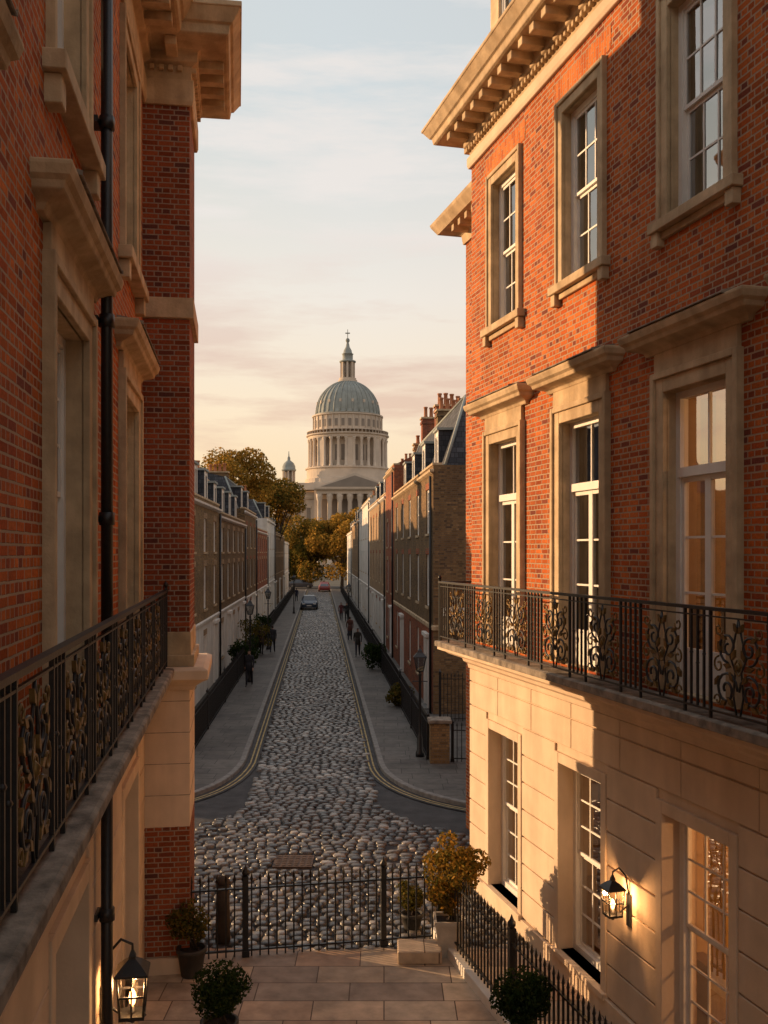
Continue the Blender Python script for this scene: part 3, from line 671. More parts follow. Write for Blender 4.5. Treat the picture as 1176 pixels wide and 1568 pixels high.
        C.M=None
    for x in (.25,):
        g['rainwater_pipe'].tube([(x,.08,0),(x,.08,H-.4)],.05,M_IRON,8)
    return g.finish()
house('stock_brick_terrace','L',28,47,8.3,M_STOCK,5,stuc=3.1,dorm=5,chim=(0,.5),lintel=M_TAN,rows=[(.9,2.6),(3.7,5.5),(6.1,7.5)],ch=3.3,rh=1.5)
house('stock_brick_terrace','L',47.02,63,8.0,M_BROWN,5,stuc=3.1,dorm=4,chim=(0,.5),lintel=M_TAN,rows=[(.9,2.6),(3.7,5.5),(6.1,7.3)],rh=1.5,ch=2.6)
house('brown_brick_house','L',63.02,74,8.9,M_BROWN,3,stuc=3.,dorm=2,chim=(0,),lintel=M_RUB,rh=2.1)
house('dark_brick_house','L',74.02,90,7.9,M_RUB,5,stuc=3.,roof='gable',chim=(1,.3),lintel=M_TAN,rows=[(.9,2.6),(3.7,5.5),(6.1,7.2)])
house('white_stucco_house','L',90.02,104,9.2,M_STUCCO,4,stuc=3.1,dorm=2,chim=(0,))
house('stock_brick_house','L',104.02,130,8.2,M_BROWN,7,dorm=4,chim=(0,.5),lintel=M_TAN,rows=[(.9,2.6),(3.7,5.5),(6.1,7.5)])
house('white_stucco_house','L',130.02,150,7.5,M_STUCCO,5,stuc=3.1,roof='gable',chim=(0,),rows=[(.9,2.6),(3.7,5.3),(5.9,6.9)])
house('corner_brick_house','R',36,55,9.3,M_BROWN,5,dorm=4,chim=(.2,.97),rows=[(1.,2.9),(4.,6.),(6.8,8.5)],lintel=M_RUB,rh=2.7,ch=4.6,gm=M_RUB)
house('narrow_brick_house','R',55.02,62,11.0,M_RUB,2,roof='gable',chim=(.15,.9),lintel=M_TAN,ch=3.4)
house('tan_brick_house','R',62.02,82,9.8,M_TAN,5,stuc=3.1,dorm=4,chim=(0,.9),lintel=M_RUB,rows=[(.9,2.7),(4,6),(6.9,8.7)])
house('white_stucco_house','R',82.02,104,10.6,M_STUCCO,5,stuc=3.1,roof='gable',chim=(0,.8),rows=[(.9,2.7),(4.2,6.2),(7.3,9.2)])
house('tan_brick_house','R',104.02,128,9.6,M_TAN,6,stuc=3.1,dorm=4,chim=(0,.5),rows=[(.9,2.7),(4,6),(6.9,8.7)])
house('white_stucco_house','R',128.02,150,8.8,M_STUCCO,5,stuc=3.1,chim=(0,),dorm=3)
railing('area_railing',(xc(28.2)+3.35,28.2),(xc(80)+3.35,80),.13,1.15,.15,[0,5,10,20,30,40],r=.014)
railing('area_railing',(xc(80.1)+3.35,80.1),(xc(148)+3.35,148),.13,1.15,.3,[],spear=False,r=.02)
railing('area_railing',(xc(27)-3.55,27),(xc(80)-3.55,80),.13,1.15,.15,[0,6,12,18,24,32,40],r=.014)
railing('area_railing',(xc(80.1)-3.55,80.1),(xc(148)-3.55,148),.13,1.15,.3,[],spear=False,r=.02)
railing('iron_fence',(1.95,27.9),(9,27.2),.13,1.0,.13,[0,3])
railing('iron_fence',(xc(35)+4.5,34.5),(9.5,34.6),.13,1.6,.13,[0,3])
g=Group('brick_gate_pier'); g['shaft'].box(1.3,1.85,27.6,28.15,.12,1.25,M_STOCK); g['cap'].box(1.24,1.91,27.54,28.21,1.252,1.36,M_COPING); g.finish({'shaft':.01,'cap':.02})
def street_lamp(x,y,h=3.2):
    g=Group('street_lamp',Matrix.Translation((x,y,.12))); p=g['post']
    p.lathe([(.13,0),(.13,.12),(.09,.2),(.085,.55),(.06,.62),(.045,.75),(.035,h-.65),(.055,h-.62),(.03,h-.56),(.03,h-.5)],(0,0,0),M_IRON,12)
    p.tube([(-.22,0,h-.8),(.22,0,h-.8)],.014,M_IRON,6)
    w=.17
    for sx in (-1,1):
        for sy in (-1,1): p.tube([(sx*w*.55,sy*w*.55,h-.5),(sx*w,sy*w,h-.1)],.013,M_IRON,4)
    p.lathe([(w*.85,0),(w*.85,.02)],(0,0,h-.51),M_IRON,4,False,math.pi/4)
    p.lathe([(w*1.6,0),(w*1.6,.02),(w*.7,.14),(w*.5,.2),(.02,.26),(.02,.34)],(0,0,h-.1),M_IRON,4,False,math.pi/4)
    q=[(-1,-1),(1,-1),(1,1),(-1,1)]
    for i in range(4):
        a=q[i];c=q[(i+1)%4]; g['glass'].poly([(a[0]*w*.54,a[1]*w*.54,h-.49),(c[0]*w*.54,c[1]*w*.54,h-.49),(c[0]*w*.98,c[1]*w*.98,h-.1),(a[0]*w*.98,a[1]*w*.98,h-.1)],M_GLASS)
    g.finish()
street_lamp(1.05,28.6,3.0); street_lamp(-6.15,45,3.6); street_lamp(-7.1,60,3.6); street_lamp(xc(70)+2.3,70,3.6); street_lamp(xc(95)-2.3,95,3.6)
g=MB(); sx=xc(36)+4.75; g.box(sx,sx+.9,35.93,35.985,3.75,4.05,M_WHITE); g.box(sx+.04,sx+.86,35.925,35.929,3.79,4.01,M_STUCCO)
for i in range(11): g.box(sx+.09+i*.066,sx+.13+i*.066,35.918,35.9245,3.86,3.95,M_IRON)
g.build('street_sign')
# ================================================================== GATE RAILING / PLANTS
railing('iron_gate_railing',(-3.1,14.45),(.75,15.2),.055,1.12,.125,[1.05,3.15],r=.011)
rng=np.random.default_rng(3)
def leaves(mb,clumps,n,size,m,fill=.55):
    vol=np.array([c[1]**2 for c in clumps]); vol/=vol.sum()
    idx=rng.choice(len(clumps),n,p=vol)
    C=np.array([c[0] for c in clumps])[idx]; Rr=np.array([c[1] for c in clumps])[idx]
    d=rng.normal(size=(n,3)); d/=np.linalg.norm(d,axis=1)[:,None]
    rad=Rr*(fill+(1.15-fill)*rng.random(n)**.6)
    P=C+d*rad[:,None]*np.array([1,1,.85])
    nrm=d+rng.normal(size=(n,3))*.7; nrm/=np.linalg.norm(nrm,axis=1)[:,None]
    t=np.cross(nrm,rng.normal(size=(n,3))); t/=np.linalg.norm(t,axis=1)[:,None]; b=np.cross(nrm,t)
    s=size*(.6+.8*rng.random(n))[:,None]
    q=np.stack([P-t*s,P-b*s*.55+nrm*s*.1,P+t*s,P+b*s*.55+nrm*s*.1],axis=1).reshape(-1,3)
    o=len(mb.v); mb.v.extend(map(tuple,q)); k=mb.mat(m)
    for i in range(n): mb.f.append([o+4*i,o+4*i+1,o+4*i+2,o+4*i+3])
    mb.mi.extend([k]*n); mb.sm.extend([False]*n)
def planter(name,x,y,potm,potw,poth,crowns,n,size,m,square=True,m2=None):
    g=Group(name,Matrix.Translation((x,y,.05)))
    a=math.pi/4 if square else 0; ns=4 if square else 18; k=1.414 if square else 1
    g['pot'].lathe([(potw*.36*k,0),(potw*.38*k,.03),(potw*.5*k,poth-.06),(potw*.55*k,poth-.055),(potw*.55*k,poth),(potw*.46*k,poth),(potw*.45*k,poth-.05)],(0,0,0),potm,ns,not square,a)
    g['soil'].lathe([(potw*.45*k,0),(.01,.02)],(0,0,poth-.05),M_SOIL,ns,False,a)
    for i in range(5): 
        q=i*1.3; g['stem'].tube([(0.02*i,0,poth-.05),(.06*math.cos(q),.06*math.sin(q),poth+.2),(.2*math.cos(q),.2*math.sin(q),crowns[0][0][2])],[.016,.012,.006],M_BARK,5)
    f=g['foliage']; leaves(f,crowns,n,size,m)
    if m2: leaves(f,crowns,n//2,size,m2,.8)
    g.finish()
def blob(c,r,k,seed,jit=.5):
    rr=random.Random(seed); out=[(c,r*.72)]
    for i in range(k):
        v=Vector((rr.gauss(0,1),rr.gauss(0,1),rr.gauss(0,1))).normalized()*r*jit*rr.uniform(.7,1.2)
        out.append(((c[0]+v.x,c[1]+v.y,c[2]+v.z),r*rr.uniform(.3,.5)))
    return out
planter('potted_shrub',.98,14.75,M_POTW,.42,.55,blob((0,0,1.25),.48,10,1,.8)+blob((-.05,0,.85),.30,4,5),3000,.033,M_LAUT,True,M_LOLIVE)
planter('potted_topiary',-1.95,11.6,M_POTD,.42,.5,blob((0,0,.92),.40,9,2,.45),4200,.026,M_LGREEN,False)
planter('potted_topiary',1.6,11.3,M_POTD,.42,.5,blob((0,0,.95),.42,9,3,.45),4200,.026,M_LGREEN,False)
planter('potted_shrub',-2.75,14.0,M_POTD,.4,.4,blob((0,0,.75),.33,7,4,.7),1500,.03,M_LOLIVE,False)
planter('potted_shrub',.45,15.75,M_POTD,.35,.25,blob((0,0,.5),.28,6,6,.7),1200,.03,M_LOLIVE,False)
for i,(sx,sy,sr) in enumerate(((-6.95,49,.8),(-7.6,57,.9),(-8.3,66,.8),(.6,38,.5),(-.6,50,.7))):
    g=Group('garden_shrub',Matrix.Translation((sx,sy,.12)))
    for q in range(4): g['stems'].tube([(0,0,0),(.15*math.cos(q*1.6),.15*math.sin(q*1.6),sr*.6),(.35*math.cos(q*1.6),.35*math.sin(q*1.6),sr*1.4)],[.03,.02,.01],M_BARK,5)
    leaves(g['foliage'],blob((0,0,sr*1.1),sr,9,20+i,.8),1500,.07,M_LGREEN if i%2==0 else M_LOLIVE); g.finish()
g=MB(); g.box(.2,.85,14.35,14.85,.052,.24,M_TERR); g.build('stone_step',bevel=.015)
g=MB(); g.tube([(-2.5,15.2,0),(-2.5,15.2,.95)],[.12,.10],M_BARK,10); g.lathe([(.105,0),(.12,.03),(.08,.1),(.01,.12)],(-2.5,15.2,.95),M_BARK,10); g.build('wooden_bollard')
def tree(name,x,y,th,cz,r,n,size,m,seed,m2=None,sq=1.):
    g=Group(name,Matrix.Translation((x,y,0))); tr=g['trunk']; rr=random.Random(seed)
    tr.tube([(0,0,-.3),(.1,0,th*.5),(0,.1,th),(0.1,0,cz)],[.34,.26,.2,.08],M_BARK,9)
    cl=[]
    for i in range(17):
        a=i*2.4; rad=r*rr.uniform(.3,.8); zz=cz+rr.uniform(-.75,.85)*r*sq
        c=(rad*math.cos(a),rad*math.sin(a),zz); cl.append((c,r*rr.uniform(.24,.42)))
        tr.tube([(0,0,th*rr.uniform(.7,1.1)),(c[0]*.5,c[1]*.5,(th+zz)/2+.3),c],[.13,.08,.03],M_BARK,5)
    cl.append(((0,0,cz),r*.5)); cl.append(((0,0,cz+r*.7*sq),r*.35))
    f=g['foliage']; leaves(f,cl,n,size,m,.5)
    if m2: leaves(f,cl[::2],n//2,size,m2,.6)
    g.finish()
tree('autumn_tree',-12.6,166,3,6.4,5.2,8000,.21,M_LOLIVE,1,M_LAUT)
tree('autumn_tree',-7.0,162,3,6.9,5.5,9000,.21,M_LAUT,2,M_LAUT)
tree('autumn_tree',-17.0,172,3,5.8,5.0,6000,.21,M_LOLIVE,3,M_LGREEN)
tree('autumn_tree',-2.5,172,3,6.2,5.0,6000,.21,M_LAUT,4,M_LOLIVE)
tree('autumn_tree',-17.3,112,6,12.8,4.8,9500,.18,M_LAUT,5,M_LAUT)
tree('autumn_tree',-13.6,118,5,11,4.0,7000,.18,M_LAUT,6,M_LOLIVE)
tree('autumn_tree',-21.5,108,5,11.8,4.3,7000,.18,M_LAUT,7,M_LOLIVE)
bt=MB(); cl=[]
for i in range(90):
    cl.append(((-170+i*3.9+random.uniform(-1,1),300+random.uniform(-15,15),random.uniform(3,8)),random.uniform(3,5.5)))
leaves(bt,cl,12000,.7,M_LOLIVE,.4); bt.build('background_trees')
# ================================================================== CATHEDRAL
CX,CY=-17.4,455.
C=Group('domed_cathedral',Matrix.Translation((CX,CY,0))@Matrix.Diagonal((1,1,1.03,1)))
b=C['body']; S=M_CATH
b.box(-31,40,-4,60,-.3,30,S); b.box(-14,30,-14,40,-.3,33.5,S)
for (x0,x1,y) in ((-31,-14,-4.),(30,40,-4.)):
    b.sweep([(x0,y),(x1,y)][::-1],[(0,29.2),(.5,29.4),(1.1,30.4),(1.1,31),(0,31)],S)
    b.box(x0,x1,y-.3,y+.6,31,32.6,S)
    b.sweep([(x0,y),(x1,y)][::-1],[(0,15.5),(.8,15.8),(.8,16.6),(0,16.8)],S)
    for x in np.arange(x0+2.2,x1-1,4.6):
        b.box(x-.5,x+.5,y-.5,y,0,15.5,S);b.box(x-.5,x+.5,y-.5,y,16.8,29.2,S)
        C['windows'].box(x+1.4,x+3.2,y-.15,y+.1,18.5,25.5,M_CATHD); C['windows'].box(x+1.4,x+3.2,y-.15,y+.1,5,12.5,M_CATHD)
        b.box(x+1.1,x+3.5,y-.4,y,25.6,26.3,S)
pc=4.5; hw=17.
b.box(pc-hw,pc+hw,-20,-14,31,33.2,S); b.add([(pc-hw-1,-21,33.2),(pc+hw+1,-21,33.2),(pc,-21,40),(pc-hw-1,-10,33.2),(pc+hw+1,-10,33.2),(pc,-10,40)],[(0,1,2),(3,5,4),(0,2,5,3),(1,4,5,2),(0,3,4,1)],S)
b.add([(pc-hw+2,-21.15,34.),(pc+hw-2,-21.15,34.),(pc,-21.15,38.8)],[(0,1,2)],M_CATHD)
b.sweep([(pc+hw+1,-20),(pc-hw-1,-20)],[(0,32.4),(1.4,32.8),(1.6,33.5),(0,33.6)],S)
for i in range(8):
    x=pc-hw+1.2+i*(2*hw-2.4)/7
    b.lathe([(1.5,0),(1.5,.8),(1.15,1.4),(1.1,14),(.98,27.5),(1.5,29.5),(1.6,31)],(x,-18.6,0),S,14)
C['windows'].box(pc-hw+1,pc+hw-1,-14.3,-13.9,2,29,M_CATHD)  # dark sheet behind the portico columns: shade painted as colour, not a window
b.box(-22,22,-8,36,33.5,36.5,S); b.lathe([(21.5,0),(21.5,1.2),(20.5,1.4),(20.5,3.2),(19.6,3.4),(19.6,7.6),(20.3,7.8),(20.3,8.4),(0.1,8.4)],(0,14,36),S,48,False)
d=C['drum']; cz=44.4
d.lathe([(15.4,0),(15.4,14),],(0,14,cz),S,48,False)
for i in range(32):
    a=2*math.pi*i/32; x,y=18.3*math.cos(a),14+18.3*math.sin(a)
    d.lathe([(1.0,0),(1.0,.5),(.75,.8),(.62,11.6),(.95,12.6),(1.0,13.1)],(x,y,cz),S,10)
    if i%4==0:
        d.M=Matrix.Translation((0,14,0))@Matrix.Rotation(a+math.pi/32,4,'Z'); d.box(15,18.6,-1.2,1.2,cz,cz+13.1,S); d.M=None
    else:
        w=C['windows']; w.M=Matrix.Translation((0,14,0))@Matrix.Rotation(a+math.pi/32,4,'Z'); w.box(15.3,15.6,-.9,.9,cz+3.,cz+10,M_CATHD); w.M=None
d.lathe([(15,0),(18.9,0),(19.1,.5),(18.9,1.2),(19.8,1.6),(19.8,2.1),(17,2.2),(17,2.1)],(0,14,cz+13.1),S,64,False)
for i in range(64):
    a=2*math.pi*i/64; d.box(19.2*math.cos(a)-.2,19.2*math.cos(a)+.2,14+19.2*math.sin(a)-.2,14+19.2*math.sin(a)+.2,cz+15.3,cz+16.5,S)
d.lathe([(19,0),(19.5,0),(19.5,.3),(19,.3)],(0,14,cz+16.5),S,64,False)
d.lathe([(16.3,0),(16.3,8.2),(17,8.5),(17,9.1),(15.2,9.3),(15.2,9.9)],(0,14,cz+15.2),S,64,False)
for i in range(32):
    a=2*math.pi*i/32; 
    d.M=Matrix.Translation((0,14,0))@Matrix.Rotation(a,4,'Z'); d.box(16.2,16.7,-.35,.35,cz+15.3,cz+23.4,S); d.M=None
    w=C['windows']; w.M=Matrix.Translation((0,14,0))@Matrix.Rotation(a+math.pi/32,4,'Z'); w.box(16.25,16.4,-.7,.7,cz+18.3,cz+21.6,M_CATHD); w.M=None
dm=C['dome']; zb=cz+25; R0=15.1; Hd=15.8
prof=[(R0*math.cos(t),Hd*math.sin(t)) for t in np.linspace(0,1.36,16)]
dm.lathe([(R0+.4,-.4),(R0+.4,0)]+prof,(0,14,zb),M_LEAD,64)
for i in range(32):
    a=2*math.pi*i/32; dm.tube([((r+.1)*math.cos(a),14+(r+.1)*math.sin(a),zb+zz) for r,zz in prof],[.38]*8+[.3]*8,M_LEAD,5,ref=(math.cos(a),math.sin(a),0.01))
for i in range(16):
    a=2*math.pi*(i+.5)/16; r,zz=prof[3]; w=dm; w.M=Matrix.Translation((0,14,0))@Matrix.Rotation(a,4,'Z'); w.box(r-1,r+.35,-.5,.5,zb+zz,zb+zz+1.4,M_CATH); w.M=None
l=C['lantern_spire']; zl=zb+15.3
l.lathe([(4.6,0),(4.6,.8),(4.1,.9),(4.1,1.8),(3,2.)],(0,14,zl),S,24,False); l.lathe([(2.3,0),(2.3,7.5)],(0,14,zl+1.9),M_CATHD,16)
for i in range(8):
    a=2*math.pi*i/8; l.M=Matrix.Translation((0,14,0))@Matrix.Rotation(a,4,'Z'); l.box(2.4,3.5,-.45,.45,zl+1.9,zl+9.2,S); l.M=None
l.lathe([(3.9,0),(4,.6),(3,1.),(2.5,1.1),(2.5,3.6),(2.9,3.9),(2.2,4.2),(1.9,5.6),(1.0,7.2),(.7,8.6),(.5,9.2),(.9,9.8),(1.,10.4),(.8,11),(.2,11.4),(.15,15.4)],(0,14,zl+9.2),M_LEAD,16)
l.box(-1.1,1.1,13.8,14.2,zl+22.6,zl+23.1,M_LEAD)
t=C['bell_turret']; tx,ty=-27,2
t.box(tx-3.6,tx+3.6,ty-3.6,ty+3.6,30,36,S); t.lathe([(3.4,0),(3.6,.4),(3.2,.6)],(tx,ty,36),S,16,False); t.lathe([(1.8,0),(1.8,6)],(tx,ty,36.5),M_CATHD,12)
for i in range(8):
    a=2*math.pi*i/8; t.lathe([(.5,0),(.4,.4),(.4,5.6),(.55,6)],(tx+2.6*math.cos(a),ty+2.6*math.sin(a),36.5),S,8)
t.lathe([(3.3,0),(3.5,.6),(3.1,.9),(3,2.2),(2.3,3.6),(1.1,4.6),(.7,4.9),(.7,6),(.3,6.6),(.12,9)],(tx,ty,42.5),M_LEAD,20)
C.finish()
# ================================================================== CARS
def car(x,y,head,col,name='parked_car'):
    m=plain('car_paint_'+str(len(MATS)),col,.3,.03,2,0,spec=.6)
    g=Group(name,Matrix.Translation((x,y,.05))@Matrix.Rotation(head,4,'Z')); b=g['body']
    st=[(-2.1,.62,.42,.62,.60,.66),(-2.02,.80,.26,.80,.74,.86),(-1.5,.86,.22,.90,.66,1.16),(-.9,.88,.2,.92,.62,1.42),(-.1,.88,.2,.92,.62,1.47),(.45,.88,.2,.92,.62,1.40),(1.0,.87,.2,.90,.72,.98),(1.6,.84,.22,.82,.7,.86),(2.0,.76,.26,.70,.6,.74),(2.1,.6,.4,.58,.5,.6)]
    vs=[]
    for (x_,w,zb_,zs,cw,ct) in st:
        for (yy,zz) in ((-w*.94,zb_),(-w,zb_+.18),(-w,zs-.12),(-w*.95,zs),(-cw,ct-.05),(-cw*.85,ct),(cw*.85,ct),(cw,ct-.05),(w*.95,zs),(w,zs-.12),(w,zb_+.18),(w*.94,zb_)): vs.append((x_,yy,zz))
    n=12; fs=[(i*n+k,i*n+(k+1)%n,(i+1)*n+(k+1)%n,(i+1)*n+k) for i in range(len(st)-1) for k in range(n)]+[tuple(range(n))[::-1],tuple((len(st)-1)*n+k for k in range(n))]
    b.add([v for v in vs],fs,m,False)
    gl=g['windows']
    def P(i,k,o=.006):
        v=Vector(vs[i*n+k]); s=-1 if k<6 else 1; return (v.x,v.y+s*o*2,v.z+o)
    for k1,k2 in ((3,4),(8,7)):
        gl.poly([P(2,k1),P(3,k1),P(3,k2),P(2,k2)],M_GLD); gl.poly([P(3,k1),P(4,k1),P(4,k2),P(3,k2)],M_GLD); gl.poly([P(4,k1),P(5,k1),P(5,k2),P(4,k2)],M_GLD)
    gl.poly([P(5,5),P(5,6),P(6,6),P(6,5)],M_GLD)
    gl.poly([P(1,5),P(1,6),P(2,6),P(2,5)],M_GLD)
    for wx in (-1.3,1.32):
        for s in (-1,1):
            w=g['wheels']; w.M=Matrix.Translation((wx,s*.80,.32))@Matrix.Rotation(math.pi/2,4,'X')
            w.lathe([(.2,-.11),(.31,-.1),(.32,-.06),(.32,.06),(.31,.1),(.2,.11)],(0,0,0),M_POTD,18); w.lathe([(.19,-.115),(.19,.115)],(0,0,0),M_KERB,10,False); w.M=None
    for s in (-1,1):
        g['lights'].box(2.0,2.085,s*.55-.14,s*.55+.14,.56,.68,M_WHITE); g['lights'].box(-2.08,-2.0,s*.6-.12,s*.6+.12,.62,.74,M_TERRA)
    g['plate'].box(2.1,2.115,-.25,.25,.40,.50,M_WHITE); g['grille'].box(2.09,2.108,-.35,.35,.52,.60,M_IRON)
    g.finish()
h=math.atan2(-1,.0653)
car(xc(104)-.9,104,h,(.03,.05,.09)); car(xc(150)+.9,150,h+math.pi,(.22,.03,.03)); car(xc(164)-3.0,164,h+1.5,(.04,.04,.05))
# ================================================================== PEOPLE
M_SKIN=plain('skin',(.42,.25,.18),.6,.05,5,0); M_HAIR=plain('hair',(.04,.025,.018),.8,.2,9,0)
def person(x,y,head,ph,coat,trou,H=1.68):
    mc=plain('coat_cloth_%d'%len(MATS),coat,.85,.12,9,0); mt=plain('trouser_cloth_%d'%len(MATS),trou,.85,.12,9,0)
    st=.24*ph
    J={'pel':(0,0,.93,.125,.10),'sp':(0,0.01,1.12,.125,.10),'ch':(0,.02,1.32,.155,.11),'nk':(0,.01,1.46,.05,.05),'hd0':(0,.02,1.53,.065,.07),'hd1':(0,.03,1.61,.075,.09),'hd2':(0,.02,1.69,.055,.065)}
    E=[('pel','sp'),('sp','ch'),('ch','nk'),('nk','hd0'),('hd0','hd1'),('hd1','hd2')]
    for s,q in ((-1,'l'),(1,'r')):
        f=st*s; a=-st*s*.9
        J['hp'+q]=(s*.09,0,.86,.095,.10); J['kn'+q]=(s*.09,f*.6+.03,.48,.062,.065); J['an'+q]=(s*.09,f*1.15-(.06 if f<0 else 0),.09+(.05 if f<0 else 0),.042,.045); J['to'+q]=(s*.10,f*1.15+.15-(.06 if f<0 else 0),.035+(.01 if f<0 else 0),.038,.03)
        J['sh'+q]=(s*.17,.0,1.38,.06,.062); J['el'+q]=(s*.23,a*.5-.02,1.12,.045,.045); J['wr'+q]=(s*.22,a*1.+.08,.90,.03,.03); J['ha'+q]=(s*.215,a*1.1+.1,.81,.03,.018); J['fi'+q]=(s*.21,a*1.15+.11,.74,.018,.012); J['tb'+q]=(s*.19,a*1.1+.14,.80,.012,.012)
        E+=[('pel','hp'+q),('hp'+q,'kn'+q),('kn'+q,'an'+q),('an'+q,'to'+q),('ch','sh'+q),('sh'+q,'el'+q),('el'+q,'wr'+q),('wr'+q,'ha'+q),('ha'+q,'fi'+q),('ha'+q,'tb'+q)]
    ks=list(J); me=bpy.data.meshes.new('t'); k=H/1.75
    me.from_pydata([tuple(c*k for c in J[q][:3]) for q in ks],[(ks.index(a),ks.index(b)) for a,b in E],[])
    ob=bpy.data.objects.new('t',me); scene.collection.objects.link(ob)
    md=ob.modifiers.new('s','SKIN'); md.use_smooth_shade=True
    for i,q in enumerate(ks):
        me.skin_vertices[0].data[i].radius=(J[q][3]*k,J[q][4]*k)
        me.skin_vertices[0].data[i].use_root=(q=='pel')
    sb=ob.modifiers.new('ss','SUBSURF'); sb.levels=1; sb.render_levels=1
    dg=bpy.context.evaluated_depsgraph_get(); m2=bpy.data.meshes.new_from_object(ob.evaluated_get(dg)); bpy.data.objects.remove(ob)
    m2.materials.clear()
    for m in (mc,mt,M_SKIN,M_HAIR,M_POTD): m2.materials.append(m)
    for p in m2.polygons:
        c=p.center/k; p.use_smooth=True
        if c.z>1.62 or (c.z>1.5 and c.y<0.0): p.material_index=3
        elif c.z>1.46: p.material_index=2
        elif c.z<.10: p.material_index=4
        elif abs(c.x)>.165 and c.z<.885: p.material_index=2
        elif c.z<.80 : p.material_index=1
        else: p.material_index=0
    g=Group('pedestrian',Matrix.Translation((x,y,.125))@Matrix.Rotation(head,4,'Z'))
    o=bpy.data.objects.new('body',m2); scene.collection.objects.link(o); o.parent=g.e
    g['coat_hem'].lathe([(.155*k,.70*k),(.165*k,.72*k),(.15*k,.95*k),(.135*k,1.1*k)],(0,0,0),mc,14)
    g['face_nose'].lathe([(.012,0),(.016,.01),(.004,.035)],(0,.115*k,1.585*k),M_SKIN,6)
    g.finish()
person(-6.0,43.6,math.pi,1,(.02,.02,.025),(.015,.015,.02))
person(-6.6,58,0,1,(.03,.03,.035),(.02,.02,.03)); person(-7.1,56.8,0,-1,(.05,.035,.03),(.02,.02,.02))
person(-1.5,56,math.pi,1,(.03,.025,.02),(.03,.03,.04))
person(-2.3,66,0,1,(.10,.04,.03),(.03,.03,.04)); person(-3.2,84,math.pi,1,(.02,.02,.02),(.02,.02,.02)); person(-3.7,84.5,math.pi,-1,(.10,.03,.03),(.02,.02,.03))
person(xc(118)-2.6,118,0,1,(.03,.03,.05),(.02,.02,.02))
# ================================================================== SKY, SUN, CAMERA
sun_dir=Vector((-.916,.40,0)).normalized(); EL=math.radians(11.5)
STR=.12
wd=bpy.data.worlds.new('World'); scene.world=wd; wd.use_nodes=True; t=wd.node_tree; n=t.nodes; bg=n['Background']; lk=t.links.new
sky=n.new('ShaderNodeTexSky'); sky.sky_type='NISHITA'; sky.sun_disc=False; sky.sun_elevation=EL; sky.sun_rotation=math.atan2(sun_dir.x,sun_dir.y)
sky.air_density=1.0; sky.dust_density=2.5; sky.ozone_density=1.0; sky.altitude=20
tc=n.new('ShaderNodeTexCoord'); nv=n.new('ShaderNodeVectorMath'); nv.operation='NORMALIZE'; lk(tc.outputs['Generated'],nv.inputs[0])
sp=n.new('ShaderNodeSeparateXYZ'); lk(nv.outputs[0],sp.inputs[0])
def wramp(fac,stops):
    r=n.new('ShaderNodeValToRGB'); e=r.color_ramp.elements
    while len(e)<len(stops): e.new(.5)
    for i,(p,c) in enumerate(stops): e[i].position=p; e[i].color=(*c,1)
    lk(fac,r.inputs[0]); return r.outputs[0]
def wmix(f,a,b,mode='MIX'):
    m=n.new('ShaderNodeMix'); m.data_type='RGBA'; m.blend_type=mode
    for s,v in ((m.inputs[0],f),(m.inputs[6],a),(m.inputs[7],b)):
        if hasattr(v,'links'): lk(v,s)
        elif hasattr(v,'__len__'): s.default_value=(*v,1)
        else: s.default_value=v
    return m.outputs[2]
sky_grad=wramp(sp.outputs['Z'],[(0,(1.0,.66,.36)),(.07,(1.0,.75,.47)),(.14,(1.0,.82,.60)),(.25,(.90,.83,.74)),(.42,(.68,.73,.74)),(.7,(.60,.64,.68)),(1,(.57,.60,.66))])  # sky gradient by height; zenith brightness raised to add ambient fill
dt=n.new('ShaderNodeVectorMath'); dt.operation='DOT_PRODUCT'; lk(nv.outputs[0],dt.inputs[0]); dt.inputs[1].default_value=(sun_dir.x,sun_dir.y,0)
mr=n.new('ShaderNodeMapRange'); lk(dt.outputs['Value'],mr.inputs[0]); mr.inputs[1].default_value=-1; mr.inputs[2].default_value=1
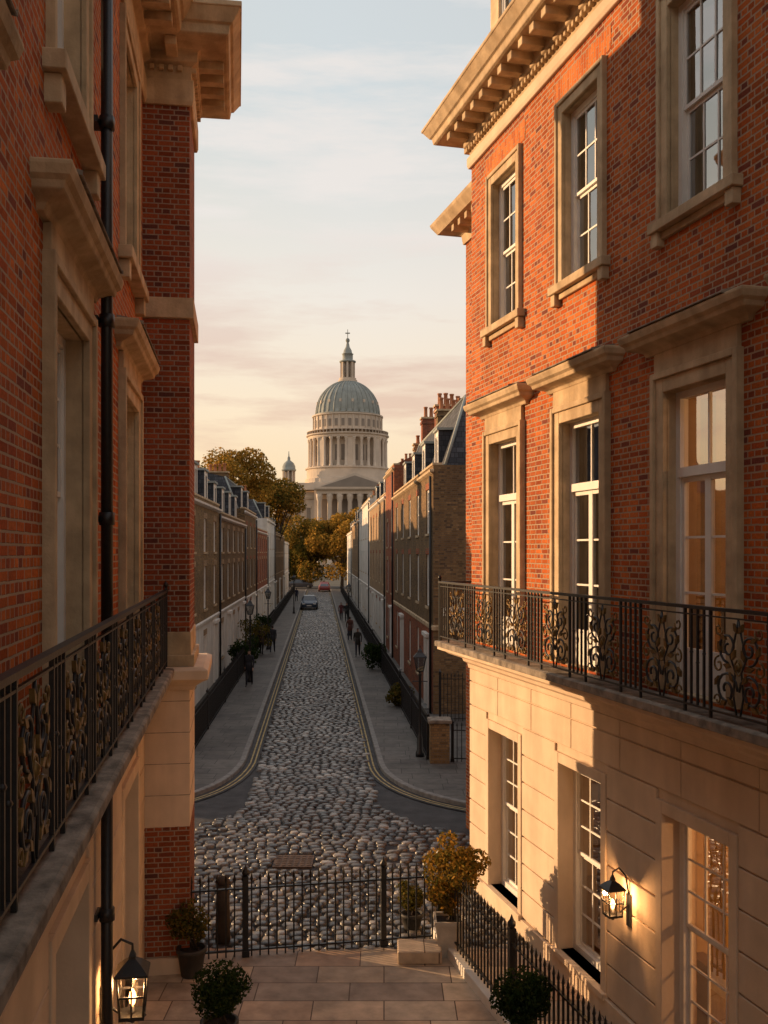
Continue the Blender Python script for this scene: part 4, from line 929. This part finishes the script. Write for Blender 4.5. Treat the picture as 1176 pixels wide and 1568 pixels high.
az=wramp(mr.outputs[0],[(0,(.82,.76,.74)),(.5,(.94,.90,.88)),(.7,(1,1,1)),(1,(1,.95,.85))])  # sky behind the camera lifted above a real sunset, as added fill
sky_grad=wmix(1.,sky_grad,az,'MULTIPLY')
mp=n.new('ShaderNodeMapping'); mp.inputs['Scale'].default_value=(1.3,1.3,8); mp.inputs['Location'].default_value=(.3,.1,.55)
lk(nv.outputs[0],mp.inputs[0]); nz=n.new('ShaderNodeTexNoise'); nz.inputs['Scale'].default_value=2.6; nz.inputs['Detail'].default_value=8; nz.inputs['Roughness'].default_value=.6
lk(mp.outputs[0],nz.inputs['Vector'])
cm=wramp(nz.outputs['Fac'],[(.47,(0,0,0)),(.62,(.9,.9,.9))])
ccol=wramp(sp.outputs['Z'],[(0,(.90,.58,.36)),(.16,(.80,.57,.44)),(.23,(.82,.66,.56)),(.32,(.88,.82,.77)),(1,(.75,.74,.74))])
sky_grad=wmix(cm,sky_grad,ccol)
sc=n.new('ShaderNodeVectorMath'); sc.operation='SCALE'; lk(sky_grad,sc.inputs[0]); sc.inputs['Scale'].default_value=1.06/STR
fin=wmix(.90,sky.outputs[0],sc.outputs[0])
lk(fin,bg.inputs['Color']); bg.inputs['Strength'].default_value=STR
sl=bpy.data.lights.new('sun','SUN'); sl.energy=6.4; sl.angle=math.radians(.6); sl.color=(1,.63,.33); so=bpy.data.objects.new('sun',sl); scene.collection.objects.link(so)
v=Vector((sun_dir.x*math.cos(EL),sun_dir.y*math.cos(EL),math.sin(EL))); so.rotation_euler=v.to_track_quat('Z','Y').to_euler(); so.location=(-30,30,30)
cam=bpy.data.cameras.new('camera'); co=bpy.data.objects.new('camera',cam); scene.collection.objects.link(co); scene.camera=co
co.location=(0,0,EYE); co.rotation_euler=(math.pi/2,0,0); cam.sensor_fit='HORIZONTAL'; cam.sensor_width=24; cam.lens=24*1500/1176; cam.shift_y=61/1176; cam.clip_end=8000; cam.clip_start=.1
scene.view_settings.view_transform='Standard'; scene.view_settings.look='None'; scene.view_settings.exposure=0
